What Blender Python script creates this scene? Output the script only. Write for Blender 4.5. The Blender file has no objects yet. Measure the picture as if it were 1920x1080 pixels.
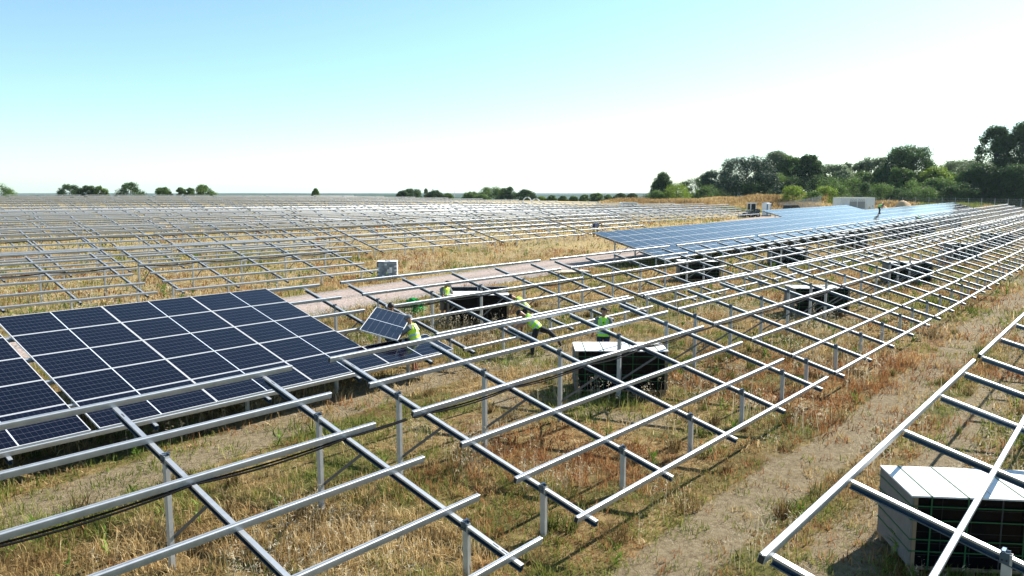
import bpy, bmesh, math, random
import numpy as np
from math import sin, cos, tan, pi, radians, sqrt, atan2, degrees
from mathutils import Vector, Matrix

random.seed(7)
C = bpy.context.scene.collection
SC = bpy.context.scene

# ------------------------------------------------------------------ camera, sky, sun, exposure
ZC = 5.2                                   # camera height above the ground below it
FPX, PITCH, YAW = 1427.9, 0.1247, 0.6974   # focal length in px of a 1920 wide frame
cam = bpy.data.cameras.new('camera'); camo = bpy.data.objects.new('camera', cam); C.objects.link(camo)
camo.location = (0, 0, ZC); camo.rotation_euler = (pi/2 - PITCH, 0, YAW - pi/2)
cam.sensor_width = 36; cam.lens = FPX/1920*36; cam.clip_start = 0.1; cam.clip_end = 30000
SC.camera = camo
SUN = Vector((1.35, -0.24, 1.0)).normalized()
SUN_EL = math.asin(SUN.z)
W = bpy.data.worlds.new('World'); SC.world = W; W.use_nodes = True
wn = W.node_tree.nodes; wl = W.node_tree.links
bg = wn['Background']; sky = wn.new('ShaderNodeTexSky'); sky.sky_type = 'NISHITA'; sky.sun_disc = False
sky.sun_elevation = SUN_EL; sky.sun_rotation = atan2(SUN.x, SUN.y)
sky.air_density = 0.85; sky.dust_density = 0.35; sky.ozone_density = 1.0; sky.altitude = 50
tint = wn.new('ShaderNodeMix'); tint.data_type = 'RGBA'; tint.blend_type = 'MULTIPLY'; tint.inputs[0].default_value = 1.0
tint.inputs[7].default_value = (0.90, 1.07, 1.03, 1)
wl.new(sky.outputs[0], tint.inputs[6]); wl.new(tint.outputs[2], bg.inputs[0]); bg.inputs[1].default_value = 0.09
sl = bpy.data.lights.new('sun', 'SUN'); sl.energy = 5.0; sl.angle = radians(0.5); sl.color = (1, 0.95, 0.87)
so = bpy.data.objects.new('sun', sl); C.objects.link(so)
so.rotation_euler = SUN.to_track_quat('Z', 'Y').to_euler(); so.location = (20, -20, 60)
SC.view_settings.view_transform = 'Standard'; SC.view_settings.look = 'None'
SC.view_settings.exposure = 1.15; SC.view_settings.gamma = 1.0
SC.cycles.max_bounces = 6; SC.cycles.transparent_max_bounces = 8
SC.cycles.caustics_reflective = False; SC.cycles.caustics_refractive = False
SC.cycles.sample_clamp_indirect = 6.0

# ------------------------------------------------------------------ helpers
_fw = np.array([cos(YAW)*cos(PITCH), sin(YAW)*cos(PITCH), -sin(PITCH)])
_rt = np.array([sin(YAW), -cos(YAW), 0.0]); _dn = np.cross(_fw, _rt)
def ray(u, v):
    d = _fw*FPX + _rt*(u-960) + _dn*(v-540); return d/np.linalg.norm(d)
def at_depth(u, v, D):
    d = ray(u, v); return d*(D/(d@_fw)) + np.array([0, 0, ZC])
def sst(a, b, x):
    s = np.clip((x-a)/(b-a), 0, 1); return s*s*(3-2*s)
def ground(x, y):
    """terrain height"""
    x = np.asarray(x, float); y = np.asarray(y, float)
    yc = np.clip(y, -40, 175)
    z = ZC - 5.22 + .0105*yc
    h = yc-24; z = z + .0088*(h+np.sqrt(h*h+36))/2 - .0088*.35
    hx = np.clip(x, -60, 190)-44; hx = (hx+np.sqrt(hx*hx+64))/2
    z = z + .0072*(1-1.6*sst(35, 85, yc))*hx
    r = np.sqrt((x-40)**2+(y-60)**2)
    f = sst(170, 900, r)
    return z*(1-f) + f*(-21.0)
def gp(u, v, off=0.0):
    d = ray(u, v); s = 3.0; ps = s
    while s < 6000:
        P = d*s
        if P[2]+ZC < ground(P[0], P[1])+off: break
        ps = s; s *= 1.02
    a, b = ps, s
    for _ in range(40):
        m = (a+b)/2; P = d*m
        if P[2]+ZC < ground(P[0], P[1])+off: b = m
        else: a = m
    P = d*b; return np.array([P[0], P[1], P[2]+ZC])

def tag(o, label=None, cat=None, group=None, kind=None):
    if label: o['label'] = label
    if cat: o['category'] = cat
    if group: o['group'] = group
    if kind: o['kind'] = kind
    return o
def empty(name, loc, rz=0.0, label=None, cat=None, group=None, ry=0.0):
    o = bpy.data.objects.new(name, None); C.objects.link(o)
    o.location = loc; o.rotation_euler = (0, ry, rz); o.empty_display_size = .2
    return tag(o, label, cat, group)
def link(name, me, parent=None, loc=None):
    o = bpy.data.objects.new(name, me); C.objects.link(o)
    if parent: o.parent = parent
    if loc is not None: o.location = loc
    return o
class MB:
    def __init__(s): s.v = []; s.f = []; s.m = []; s.sm = []
    def add(s, vs, fs, m=0, smooth=False):
        b = len(s.v); s.v += [tuple(map(float, q)) for q in vs]
        for f in fs: s.f.append(tuple(b+i for i in f)); s.m.append(m); s.sm.append(smooth)
        return s
    def box(s, c, d, m=0, R=None, taper=1.0):
        x, y, z = d[0]/2, d[1]/2, d[2]/2; k = taper
        P = [(-x,-y,-z),(x,-y,-z),(x,y,-z),(-x,y,-z),(-x*k,-y*k,z),(x*k,-y*k,z),(x*k,y*k,z),(-x*k,y*k,z)]
        if R is not None: P = [tuple(R @ Vector(q)) for q in P]
        P = [(q[0]+c[0], q[1]+c[1], q[2]+c[2]) for q in P]
        return s.add(P, [(0,3,2,1),(4,5,6,7),(0,1,5,4),(1,2,6,5),(2,3,7,6),(3,0,4,7)], m)
    def extrude(s, prof, p0, p1, U, V, m=0, mcap=None, smooth=True):
        """profile [(a,b)] in axes U,V swept from p0 to p1"""
        p0, p1, U, V = Vector(p0), Vector(p1), Vector(U), Vector(V); n = len(prof)
        vs = [p0+U*a+V*b for a, b in prof] + [p1+U*a+V*b for a, b in prof]
        s.add(vs, [(i, (i+1) % n, n+(i+1) % n, n+i) for i in range(n)], m, smooth)
        s.add([vs[i] for i in range(n)], [tuple(range(n))[::-1]], m if mcap is None else mcap)
        s.add([vs[n+i] for i in range(n)], [tuple(range(n))], m if mcap is None else mcap)
        return s
    def bar(s, p0, p1, w, h, m=0, up=(0, 0, 1)):
        p0, p1 = Vector(p0), Vector(p1); d = (p1-p0).normalized(); up = Vector(up)
        if abs(d.dot(up)) > .98: up = Vector((1, 0, 0))
        U = d.cross(up).normalized(); V = U.cross(d).normalized()
        return s.extrude([(-w/2,-h/2),(w/2,-h/2),(w/2,h/2),(-w/2,h/2)], p0, p1, U, V, m, smooth=False)
    def tube(s, pts, r, n=6, m=0, cap=True):
        pts = [Vector(q) for q in pts]; rs = r if isinstance(r, (list, tuple)) else [r]*len(pts); rings = []
        ref = None
        for i, q in enumerate(pts):
            d = (pts[min(i+1, len(pts)-1)]-pts[max(i-1, 0)]).normalized()
            if ref is None: ref = Vector((0, 0, 1)) if abs(d.z) < .9 else Vector((1, 0, 0))
            U = d.cross(ref).normalized(); V = U.cross(d).normalized()
            rings.append([q+(U*cos(2*pi*k/n)+V*sin(2*pi*k/n))*rs[i] for k in range(n)])
        vs = [q for R in rings for q in R]; fs = []
        for i in range(len(pts)-1):
            for k in range(n): fs.append((i*n+k, i*n+(k+1) % n, (i+1)*n+(k+1) % n, (i+1)*n+k))
        s.add(vs, fs, m, True)
        if cap:
            s.add(rings[0], [tuple(range(n))], m); s.add(rings[-1], [tuple(range(n))[::-1]], m)
        return s
    def loft(s, rings, m=0, n=14, cap=True):
        """rings: (centre, rx, ry, side vector, forward vector)"""
        vs = []
        for c, rx, ry, sd, fd in rings:
            c, sd, fd = Vector(c), Vector(sd).normalized(), Vector(fd).normalized()
            vs += [c+sd*rx*cos(2*pi*k/n)+fd*ry*sin(2*pi*k/n) for k in range(n)]
        fs = [(i*n+k, i*n+(k+1) % n, (i+1)*n+(k+1) % n, (i+1)*n+k) for i in range(len(rings)-1) for k in range(n)]
        s.add(vs, fs, m, True)
        if cap:
            s.add(vs[:n], [tuple(range(n))[::-1]], m, True); s.add(vs[-n:], [tuple(range(n))], m, True)
        return s
    def ball(s, c, r, m=0, nu=12, nv=8, z0=-1.0, R=None):
        rx, ry, rz = (r, r, r) if not isinstance(r, (tuple, list)) else r
        vs = []; fs = []
        for j in range(nv+1):
            ph = math.acos(z0)*(1-j/nv)
            for i in range(nu):
                q = Vector((rx*sin(ph)*cos(2*pi*i/nu), ry*sin(ph)*sin(2*pi*i/nu), rz*cos(ph)))
                if R is not None: q = R @ q
                vs.append((q.x+c[0], q.y+c[1], q.z+c[2]))
        for j in range(nv):
            for i in range(nu): fs.append((j*nu+i, j*nu+(i+1) % nu, (j+1)*nu+(i+1) % nu, (j+1)*nu+i))
        return s.add(vs, fs, m, True)
    def mesh(s, name, mats, sharp=35):
        me = bpy.data.meshes.new(name); me.from_pydata(s.v, [], s.f)
        for q in (mats if isinstance(mats, (list, tuple)) else [mats]): me.materials.append(q)
        me.polygons.foreach_set('material_index', s.m); me.polygons.foreach_set('use_smooth', s.sm)
        me.update(); me.validate()
        if sharp and any(s.sm): me.set_sharp_from_angle(angle=radians(sharp))
        return me
    def obj(s, name, mats, parent=None, sharp=35, loc=None): return link(name, s.mesh(name, mats, sharp), parent, loc)

def np_mesh(name, V, F, mats, k=3, attrs=None, smooth=False):
    """fast mesh from arrays: V (n,3), F (m,k)"""
    me = bpy.data.meshes.new(name); V = np.ascontiguousarray(V, np.float32); F = np.ascontiguousarray(F, np.int32)
    me.vertices.add(len(V)); me.vertices.foreach_set('co', V.ravel())
    me.loops.add(F.size); me.loops.foreach_set('vertex_index', F.ravel())
    me.polygons.add(len(F)); me.polygons.foreach_set('loop_start', np.arange(0, F.size, k, dtype=np.int32))
    if smooth: me.polygons.foreach_set('use_smooth', np.ones(len(F), bool))
    for q in mats: me.materials.append(q)
    me.update(calc_edges=True)
    for an, val in (attrs or {}).items():
        a = me.attributes.new(an, 'FLOAT', 'POINT'); a.data.foreach_set('value', np.ascontiguousarray(val, np.float32))
    return me

# value noise for scattering
def vnoise(x, y, s, seed=0):
    x = np.asarray(x)/s+seed*17.3; y = np.asarray(y)/s+seed*9.1
    xi = np.floor(x).astype(int); yi = np.floor(y).astype(int); fx = x-xi; fy = y-yi
    fx = fx*fx*(3-2*fx); fy = fy*fy*(3-2*fy)
    def h(a, b):
        q = np.sin(a*127.1+b*311.7+seed*74.7)*43758.5453; return q-np.floor(q)
    return (h(xi, yi)*(1-fx)+h(xi+1, yi)*fx)*(1-fy)+(h(xi, yi+1)*(1-fx)+h(xi+1, yi+1)*fx)*fy

# ------------------------------------------------------------------ materials
def mat(name, col, rough=.6, metal=0.0, spec=.5, noise=None, bump=None, coat=0.0):
    """noise=(scale, colour2[, detail]) mixes a second colour, bump=(scale, strength)"""
    m = bpy.data.materials.new(name); m.use_nodes = True; t = m.node_tree; b = t.nodes['Principled BSDF']
    b.inputs['Base Color'].default_value = (*col, 1); b.inputs['Roughness'].default_value = rough
    b.inputs['Metallic'].default_value = metal; b.inputs['Specular IOR Level'].default_value = spec
    b.inputs['Coat Weight'].default_value = coat
    if noise or bump:
        tc = t.nodes.new('ShaderNodeTexCoord')
    if noise:
        n = t.nodes.new('ShaderNodeTexNoise'); n.inputs['Scale'].default_value = noise[0]
        n.inputs['Detail'].default_value = noise[2] if len(noise) > 2 else 5
        r = t.nodes.new('ShaderNodeValToRGB'); r.color_ramp.elements[0].position = .35; r.color_ramp.elements[1].position = .68
        r.color_ramp.elements[0].color = (*col, 1); r.color_ramp.elements[1].color = (*noise[1], 1)
        t.links.new(tc.outputs['Object'], n.inputs[0]); t.links.new(n.outputs[0], r.inputs[0]); t.links.new(r.outputs[0], b.inputs['Base Color'])
    if bump:
        n = t.nodes.new('ShaderNodeTexNoise'); n.inputs['Scale'].default_value = bump[0]; n.inputs['Detail'].default_value = 6
        q = t.nodes.new('ShaderNodeBump'); q.inputs['Strength'].default_value = bump[1]; q.inputs['Distance'].default_value = .02
        t.links.new(tc.outputs['Object'], n.inputs[0]); t.links.new(n.outputs[0], q.inputs['Height']); t.links.new(q.outputs[0], b.inputs['Normal'])
    return m
M = {}
M['steel'] = mat('galvanised_steel', (.50, .52, .54), .40, .55, noise=(9, (.42, .44, .46), 3))
M['rafter'] = mat('shaded_navy_steel', (.085, .135, .195), .4, .6, noise=(7, (.06, .10, .155), 3))  # shade and sky reflection inside the rafter channel put into the web colour
M['post'] = mat('dull_zinc', (.50, .50, .48), .5, .2, noise=(6, (.41, .41, .40)))
M['brace'] = mat('brace_steel', (.14, .15, .165), .5, .5)
M['dark'] = mat('black_hollow', (.012, .013, .015), .7)
M['cable'] = mat('black_cable', (.008, .008, .009), .9, 0, .1)
M['white'] = mat('white_cardboard', (.80, .80, .79), .75, noise=(14, (.72, .72, .70)))
M['card'] = mat('grey_cardboard', (.21, .187, .165), .9, noise=(10, (.18, .16, .14)))
M['brown'] = mat('brown_cardboard', (.26, .18, .11), .85)
M['strap'] = mat('green_strap', (.012, .10, .03), .6)
M['seam'] = mat('dark_seam', (.03, .032, .034), .6)
M['wood'] = mat('pallet_wood', (.33, .23, .13), .8, noise=(12, (.24, .17, .10)))
M['palewood'] = mat('pale_pallet_wood', (.62, .55, .44), .8, noise=(12, (.5, .43, .33)))
M['skin'] = mat('skin', (.34, .17, .10), .55)
M['hair'] = mat('hair', (.02, .015, .012), .6)
M['hivis'] = mat('lime_hi_vis', (.72, 1.0, .04), .7)
M['hivis2'] = mat('green_hi_vis', (.42, 1.0, .03), .7)
M['reflect'] = mat('reflective_tape', (.45, .60, .58), .35)
M['black_cloth'] = mat('black_cloth', (.013, .013, .015), .85, noise=(30, (.025, .025, .027)))
M['navy'] = mat('navy_cloth', (.015, .025, .075), .85, noise=(25, (.03, .045, .11)))
M['khaki'] = mat('brown_cloth', (.15, .12, .09), .85)
M['grey_cloth'] = mat('grey_cloth', (.17, .18, .19), .85)
M['boot'] = mat('boot_leather', (.03, .02, .015), .7)
M['redbrown'] = mat('red_brown_boot', (.16, .05, .025), .7)
M['print'] = mat('dark_green_print', (.02, .22, .03), .7)
M['net'] = mat('green_strapping', (.005, .36, .06), .8, 0, .1)
M['film'] = mat('stretch_film', (.86, .86, .85), .4, noise=(6, (.55, .56, .57), 8), bump=(9, .8))
M['blockgrey'] = mat('dark_wrapped_side', (.16, .18, .20), .5, noise=(4, (.34, .37, .39), 6))
M['vwhite'] = mat('white_vehicle_paint', (.78, .79, .80), .25, coat=.5)
M['vdark'] = mat('dark_vehicle_paint', (.015, .017, .02), .25, coat=.5)
M['glass'] = mat('dark_window_glass', (.02, .025, .03), .08)
M['rubber'] = mat('tyre_rubber', (.02, .02, .02), .8)
M['rim'] = mat('wheel_rim', (.4, .4, .42), .35, .7)
M['blue'] = mat('blue_plastic', (.02, .16, .34), .45)
M['container'] = mat('white_station_paint', (.66, .70, .74), .45, noise=(2, (.6, .64, .68)))
M['vent'] = mat('grey_louvre', (.17, .19, .22), .6)
M['yellow'] = mat('warning_yellow', (.75, .5, .02), .5)
M['red'] = mat('marker_red', (.6, .07, .03), .6)
M['sand'] = mat('sand', (.50, .36, .21), .95, noise=(1.2, (.36, .24, .13)), bump=(3, .6))
M['bark'] = mat('bark', (.09, .065, .045), .9)
M['fence'] = mat('fence_zinc', (.42, .43, .44), .5, .4)

# solar glass with cell grid, procedural in the module's own coordinates (x long side, y short side)
def solar_mat(name, base, cells=(24, 6)):
    m = bpy.data.materials.new(name); m.use_nodes = True; t = m.node_tree; N = t.nodes.new; L = t.links.new
    b = t.nodes['Principled BSDF']; tc = N('ShaderNodeTexCoord'); sp = N('ShaderNodeSeparateXYZ'); L(tc.outputs['Object'], sp.inputs[0])
    def math_(op, a, bb=None):
        n = N('ShaderNodeMath'); n.operation = op
        for i, q in enumerate((a, bb)):
            if q is None: continue
            if isinstance(q, (int, float)): n.inputs[i].default_value = q
            else: L(q, n.inputs[i])
        return n.outputs[0]
    def line(coord, pitch, width, off=0.0):
        a = math_('ADD', coord, 1000*pitch+off+pitch/2); a = math_('MODULO', a, pitch); a = math_('SUBTRACT', a, pitch/2)
        a = math_('ABSOLUTE', a); return math_('LESS_THAN', a, width/2)
    LX, LY = 2.30, 1.10
    lx = line(sp.outputs[0], LX/cells[0], .0045); ly = line(sp.outputs[1], LY/cells[1], .0075)
    mid = math_('LESS_THAN', math_('ABSOLUTE', sp.outputs[0]), .011)
    fine = line(sp.outputs[1], LY/cells[1]/5, .0022)
    g = math_('ADD', math_('MULTIPLY', ly, .42), math_('MULTIPLY', lx, .2)); g = math_('ADD', g, math_('MULTIPLY', fine, .04))
    g = math_('MAXIMUM', g, math_('MULTIPLY', mid, 3.2)); 
    mx = N('ShaderNodeMix'); mx.data_type = 'RGBA'; mx.clamp_factor = False
    mx.inputs[6].default_value = (*base, 1); mx.inputs[7].default_value = (.20, .22, .25, 1); L(g, mx.inputs[0])
    L(mx.outputs[2], b.inputs['Base Color']); b.inputs['Roughness'].default_value = .12
    b.inputs['Specular IOR Level'].default_value = .5; b.inputs['IOR'].default_value = 1.29
    return m
M['solar'] = solar_mat('solar_cells', (.002, .0022, .009))
M['frame'] = mat('anodised_frame', (.66, .66, .66), .45, .1)
M['backglass'] = mat('black_glass', (.003, .003, .005), .25, 0, .12)

# ------------------------------------------------------------------ ground
def lanes(x, y):
    """0..1 bare soil of the wheel tracks, and of the trampled work area"""
    w = .35*np.sin(x*.21)+.2*np.sin(x*.57+1)
    def band(c, hw): return 1-sst(hw*.55, hw*1.25, np.abs(y-c))
    a = band(4.65+.3*w, .62)*.85
    b = band(2.85+.3*w, .55)*.7
    c = band(13.7+.13*(np.clip(x, 0, 14)-6)+.3*w, .85)*sst(26, 14, x)*.72
    d = np.exp(-((x-20.5)**2/14+(y-13.6)**2/3.2))*.85
    e = band(15.6+.3*w, .5)*.5*sst(40, 15, x)
    f = np.exp(-((x-12.5)**2/9+(y-10.8)**2/1.2))*.5
    g_ = np.exp(-((x-132)**2/50+(y-53)**2/14))*.9
    h = np.clip((vnoise(x, y, 3.1, 81)*.7+vnoise(x, y, 1.1, 82)*.3-.66)*5, 0, .62)*(y < 22)
    return np.clip(np.maximum.reduce([a, b, c, d, e, f, g_, h]), 0, 1)
ROAD = [(-30, 24), (0, 26.3), (20, 28.1), (32, 29.3), (42, 30.2), (55, 31.6), (70, 34), (84, 39.5), (100, 45.2), (128, 49)]
def road_y(x):
    return np.interp(x, [q[0] for q in ROAD], [q[1] for q in ROAD])

def geo(a, b, n): return list(np.geomspace(a, b, n))
xs = np.array(sorted(set([-q for q in geo(70, 8500, 26)] + list(np.arange(-60, 0, 4.0)) + list(np.arange(0, 62, .35)) + list(np.arange(62, 240, 2.5)) + geo(242, 8500, 34))))
ys = np.array(sorted(set([-q for q in geo(45, 8500, 26)] + list(np.arange(-40, -2, 3.0)) + list(np.arange(-2, 36, .3)) + list(np.arange(36, 240, 2.5)) + geo(242, 8500, 34))))
GX, GY = np.meshgrid(xs, ys, indexing='ij'); GZ = ground(GX, GY)
n0, n1 = GX.shape; I = np.arange(n0*n1).reshape(n0, n1)
F = np.stack([I[:-1, :-1], I[1:, :-1], I[1:, 1:], I[:-1, 1:]], -1).reshape(-1, 4)
def ground_mat():
    m = bpy.data.materials.new('dry_meadow'); m.use_nodes = True; t = m.node_tree; N = t.nodes.new; L = t.links.new
    b = t.nodes['Principled BSDF']; b.inputs['Roughness'].default_value = .95; b.inputs['Specular IOR Level'].default_value = .1
    geo_ = N('ShaderNodeNewGeometry')
    def noise(scale, detail, rough=.6):
        n = N('ShaderNodeTexNoise'); n.inputs['Scale'].default_value = scale; n.inputs['Detail'].default_value = detail; n.inputs['Roughness'].default_value = rough
        L(geo_.outputs['Position'], n.inputs[0]); return n.outputs[0]
    def ramp(f, stops):
        r = N('ShaderNodeValToRGB'); L(f, r.inputs[0]); e = r.color_ramp.elements
        while len(e) < len(stops): e.new(.5)
        for q, (p, c) in zip(e, stops): q.position = p; q.color = (*c, 1)
        return r.outputs[0]
    def mix(f, a, c, mode='MIX'):
        n = N('ShaderNodeMix'); n.data_type = 'RGBA'; n.blend_type = mode
        if isinstance(f, float): n.inputs[0].default_value = f
        else: L(f, n.inputs[0])
        L(a, n.inputs[6])
        if isinstance(c, tuple): n.inputs[7].default_value = (*c, 1)
        else: L(c, n.inputs[7])
        return n.outputs[2]
    straw = ramp(noise(5.5, 8, .72), [(.32, (0.0805, 0.05175, 0.0207)), (.45, (0.2645, 0.1725, 0.0713)), (.58, (0.46, 0.322, 0.1437)), (.75, (0.667, 0.529, 0.299))])
    green = ramp(noise(.42, 6), [(.44, (0, 0, 0)), (.60, (1, 1, 1))])
    c = mix(green, straw, ramp(noise(7, 7, .7), [(.3, (0.0805, 0.08625, 0.023)), (.55, (0.1955, 0.184, 0.0575)), (.75, (0.345, 0.299, 0.115))]))
    red = ramp(noise(.3, 5), [(.53, (0, 0, 0)), (.68, (.8, .8, .8))])
    c = mix(red, c, ramp(noise(8, 7, .7), [(.3, (0.115, 0.05175, 0.023)), (.6, (0.276, 0.138, 0.06325)), (.8, (0.414, 0.253, 0.1265))]))
    at = N('ShaderNodeAttribute'); at.attribute_name = 'bare'
    add = N('ShaderNodeMath'); add.operation = 'MULTIPLY_ADD'; L(noise(3.2, 6), add.inputs[0]); add.inputs[1].default_value = .9; L(at.outputs['Fac'], add.inputs[2])
    bare = ramp(add.outputs[0], [(.82, (0, 0, 0)), (1.18, (1, 1, 1))])
    soil = ramp(noise(9, 8, .75), [(.3, (.17, .12, .065)), (.46, (.38, .30, .18)), (.60, (.48, .385, .245)), (.75, (.58, .48, .33))])
    sy = N('ShaderNodeSeparateXYZ'); L(geo_.outputs['Position'], sy.inputs[0]); mr = N('ShaderNodeMapRange'); L(sy.outputs[1], mr.inputs[0]); mr.inputs[1].default_value = 26; mr.inputs[2].default_value = 36
    c = mix(mr.outputs[0], c, mix(.55, c, (.62, .47, .22)))
    c = mix(bare, c, soil)
    L(c, b.inputs['Base Color'])
    # cleat marks across the tracks and general roughness
    sp = N('ShaderNodeSeparateXYZ'); L(geo_.outputs['Position'], sp.inputs[0])
    wv = N('ShaderNodeTexWave'); wv.wave_type = 'BANDS'; wv.bands_direction = 'X'; wv.inputs['Scale'].default_value = 3.4; wv.inputs['Distortion'].default_value = 20; wv.inputs['Detail'].default_value = 5; wv.inputs['Detail Scale'].default_value = 2.2; wv.inputs['Detail Roughness'].default_value = .75
    L(geo_.outputs['Position'], wv.inputs[0])
    mm = N('ShaderNodeMath'); mm.operation = 'MULTIPLY'; L(wv.outputs['Fac'], mm.inputs[0]); mq = N('ShaderNodeMath'); mq.operation = 'MULTIPLY'; L(bare, mq.inputs[0]); mq.inputs[1].default_value = .6; L(mq.outputs[0], mm.inputs[1])
    ad = N('ShaderNodeMath'); ad.operation = 'MULTIPLY_ADD'; L(noise(11, 9, .8), ad.inputs[0]); ad.inputs[1].default_value = 2.2; L(mm.outputs[0], ad.inputs[2])
    bp = N('ShaderNodeBump'); bp.inputs['Strength'].default_value = 1.0; bp.inputs['Distance'].default_value = .10; L(ad.outputs[0], bp.inputs['Height']); L(bp.outputs[0], b.inputs['Normal'])
    return m
me = np_mesh('ground', np.stack([GX, GY, GZ], -1).reshape(-1, 3), F, [ground_mat()], 4, {'bare': lanes(GX, GY).ravel()}, True)
tag(link('ground', me), kind='structure')

# gravel road
rx = np.arange(-30, 128, .5); cols = np.linspace(-2.35, 2.35, 23); V = []
for x in rx:
    yc = float(road_y(x)); k = (float(road_y(x+1))-float(road_y(x-1)))/2; nrm = np.array([-k, 1.0])/sqrt(1+k*k)
    for j, c_ in enumerate(cols):
        wob = .22*(vnoise(x, c_*3, 1.7, 3)-.5) if j in (0, 22) else 0
        q = np.array([x, yc])+nrm*(c_+wob)
        rut = -.03*math.exp(-((abs(c_)-.95)/.4)**2)+.03*math.exp(-(c_/.5)**2)
        V.append((q[0], q[1], float(ground(q[0], q[1]))+.05+rut-(.045 if j in (0, 22) else 0)))
nr = len(cols); I = np.arange(len(V)).reshape(-1, nr)
F = np.stack([I[:-1, :-1], I[1:, :-1], I[1:, 1:], I[:-1, 1:]], -1).reshape(-1, 4)
def road_mat():
    m = bpy.data.materials.new('pale_gravel'); m.use_nodes = True; t = m.node_tree; N = t.nodes.new; L = t.links.new
    b = t.nodes['Principled BSDF']; b.inputs['Roughness'].default_value = .95; b.inputs['Specular IOR Level'].default_value = .1
    g_ = N('ShaderNodeNewGeometry'); n = N('ShaderNodeTexNoise'); n.inputs['Scale'].default_value = 6; n.inputs['Detail'].default_value = 9; n.inputs['Roughness'].default_value = .8
    L(g_.outputs['Position'], n.inputs[0]); r = N('ShaderNodeValToRGB'); L(n.outputs[0], r.inputs[0]); e = r.color_ramp.elements
    e[0].position = .33; e[0].color = (.13, .105, .09, 1); e[1].position = .50; e[1].color = (.37, .295, .255, 1); q = e.new(.7); q.color = (.47, .39, .345, 1)
    at = N('ShaderNodeAttribute'); at.attribute_name = 'edge'; mx = N('ShaderNodeMix'); mx.data_type = 'RGBA'
    n2 = N('ShaderNodeTexNoise'); n2.inputs['Scale'].default_value = 14; n2.inputs['Detail'].default_value = 6; L(g_.outputs['Position'], n2.inputs[0])
    r2 = N('ShaderNodeValToRGB'); L(n2.outputs[0], r2.inputs[0]); r2.color_ramp.elements[0].position = .4; r2.color_ramp.elements[0].color = (.10, .09, .08, 1); r2.color_ramp.elements[1].position = .62; r2.color_ramp.elements[1].color = (.40, .35, .31, 1)
    L(at.outputs['Fac'], mx.inputs[0]); L(r.outputs[0], mx.inputs[6]); L(r2.outputs[0], mx.inputs[7]); L(mx.outputs[2], b.inputs['Base Color'])
    bp = N('ShaderNodeBump'); bp.inputs['Strength'].default_value = .8; bp.inputs['Distance'].default_value = .05; L(n2.outputs[0], bp.inputs['Height']); L(bp.outputs[0], b.inputs['Normal'])
    return m
edge = np.tile(np.clip(np.maximum((np.abs(cols)-1.45)/.5, 1.1-np.abs(cols)/.42), 0, 1)*.95, len(rx))
me = np_mesh('gravel_road', np.array(V), F, [road_mat()], 4, {'edge': edge}, True); tag(link('gravel_road', me), kind='structure')

# ------------------------------------------------------------------ mounting tables
SP, TILT = 1.15, 0.2621
ct, st = cos(TILT), sin(TILT)
ZB = 0.63                                   # lower edge above ground
Svec, Nvec = Vector((0, ct, st)), Vector((0, -st, ct))
def P_(x, s, n=0.0): return Vector((x, 0, ZB)) + Svec*s + Nvec*n
# rolled purlin profile (u along slope, v along normal, top at v=0)
def rc(cx, cy, r, a0, a1, k=4): return [(cx+r*cos(radians(a0+(a1-a0)*i/k)), cy+r*sin(radians(a0+(a1-a0)*i/k))) for i in range(k+1)]
PURLIN = [(-.032, -.095), (.032, -.095)] + rc(.018, -.014, .014, 0, 90) + [(.007, 0), (.0035, -.011), (-.0035, -.011), (-.007, 0)] + rc(-.018, -.014, .014, 90, 180)
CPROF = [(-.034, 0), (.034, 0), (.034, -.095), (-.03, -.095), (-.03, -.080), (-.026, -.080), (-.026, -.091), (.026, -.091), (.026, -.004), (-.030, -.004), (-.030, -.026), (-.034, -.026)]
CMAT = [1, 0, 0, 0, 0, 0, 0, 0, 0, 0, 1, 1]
CMAT = [1 if i in (0, 9, 10, 11) else 0 for i in range(12)]  # top flange and upper lip keep plain steel, the rest gets the shade-darkened navy
def purlin_mesh(L):
    mb = MB(); mb.extrude(PURLIN, (0, 0, 0), (L, 0, 0), Svec, Nvec, 0)
    for e, d in ((-.002, 1), (L+.002, -1)):
        q = [(-.027, -.094), (.027, -.094), (.027, -.02), (-.027, -.02)]
        mb.add([Vector((e, 0, 0))+Svec*a+Nvec*b for a, b in q], [(0, 1, 2, 3)], 1)  # flat dark face painted for the shade inside the hollow end
    return mb.mesh('purlin', [M['steel'], M['dark']])
R_TOP = -.097                               # rafters lie under the purlins
def rafter_mesh():
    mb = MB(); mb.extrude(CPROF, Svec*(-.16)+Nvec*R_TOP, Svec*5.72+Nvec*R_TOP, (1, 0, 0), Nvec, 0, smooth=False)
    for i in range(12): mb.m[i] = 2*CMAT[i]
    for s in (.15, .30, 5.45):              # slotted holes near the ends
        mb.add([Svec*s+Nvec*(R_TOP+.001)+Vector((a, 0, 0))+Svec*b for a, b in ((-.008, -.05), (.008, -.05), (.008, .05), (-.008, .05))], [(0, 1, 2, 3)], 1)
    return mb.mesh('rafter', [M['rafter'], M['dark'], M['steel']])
POSTP = [(-.045, -.03), (.045, -.03), (.045, .03), (.02, .03), (.02, .026), (.041, .026), (.041, -.026), (-.041, -.026), (-.041, .026), (-.02, .026), (-.02, .03), (-.045, .03)]
def post_mesh(s):
    top = ZB + s*st + R_TOP*ct + .01; mb = MB()
    y = s*ct - R_TOP*0
    mb.extrude([(b, a) for a, b in POSTP], (0, 0, -.35), (0, 0, top), (1, 0, 0), (0, 1, 0), 0, smooth=False)
    return mb.mesh('post', [M['post']])
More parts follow.
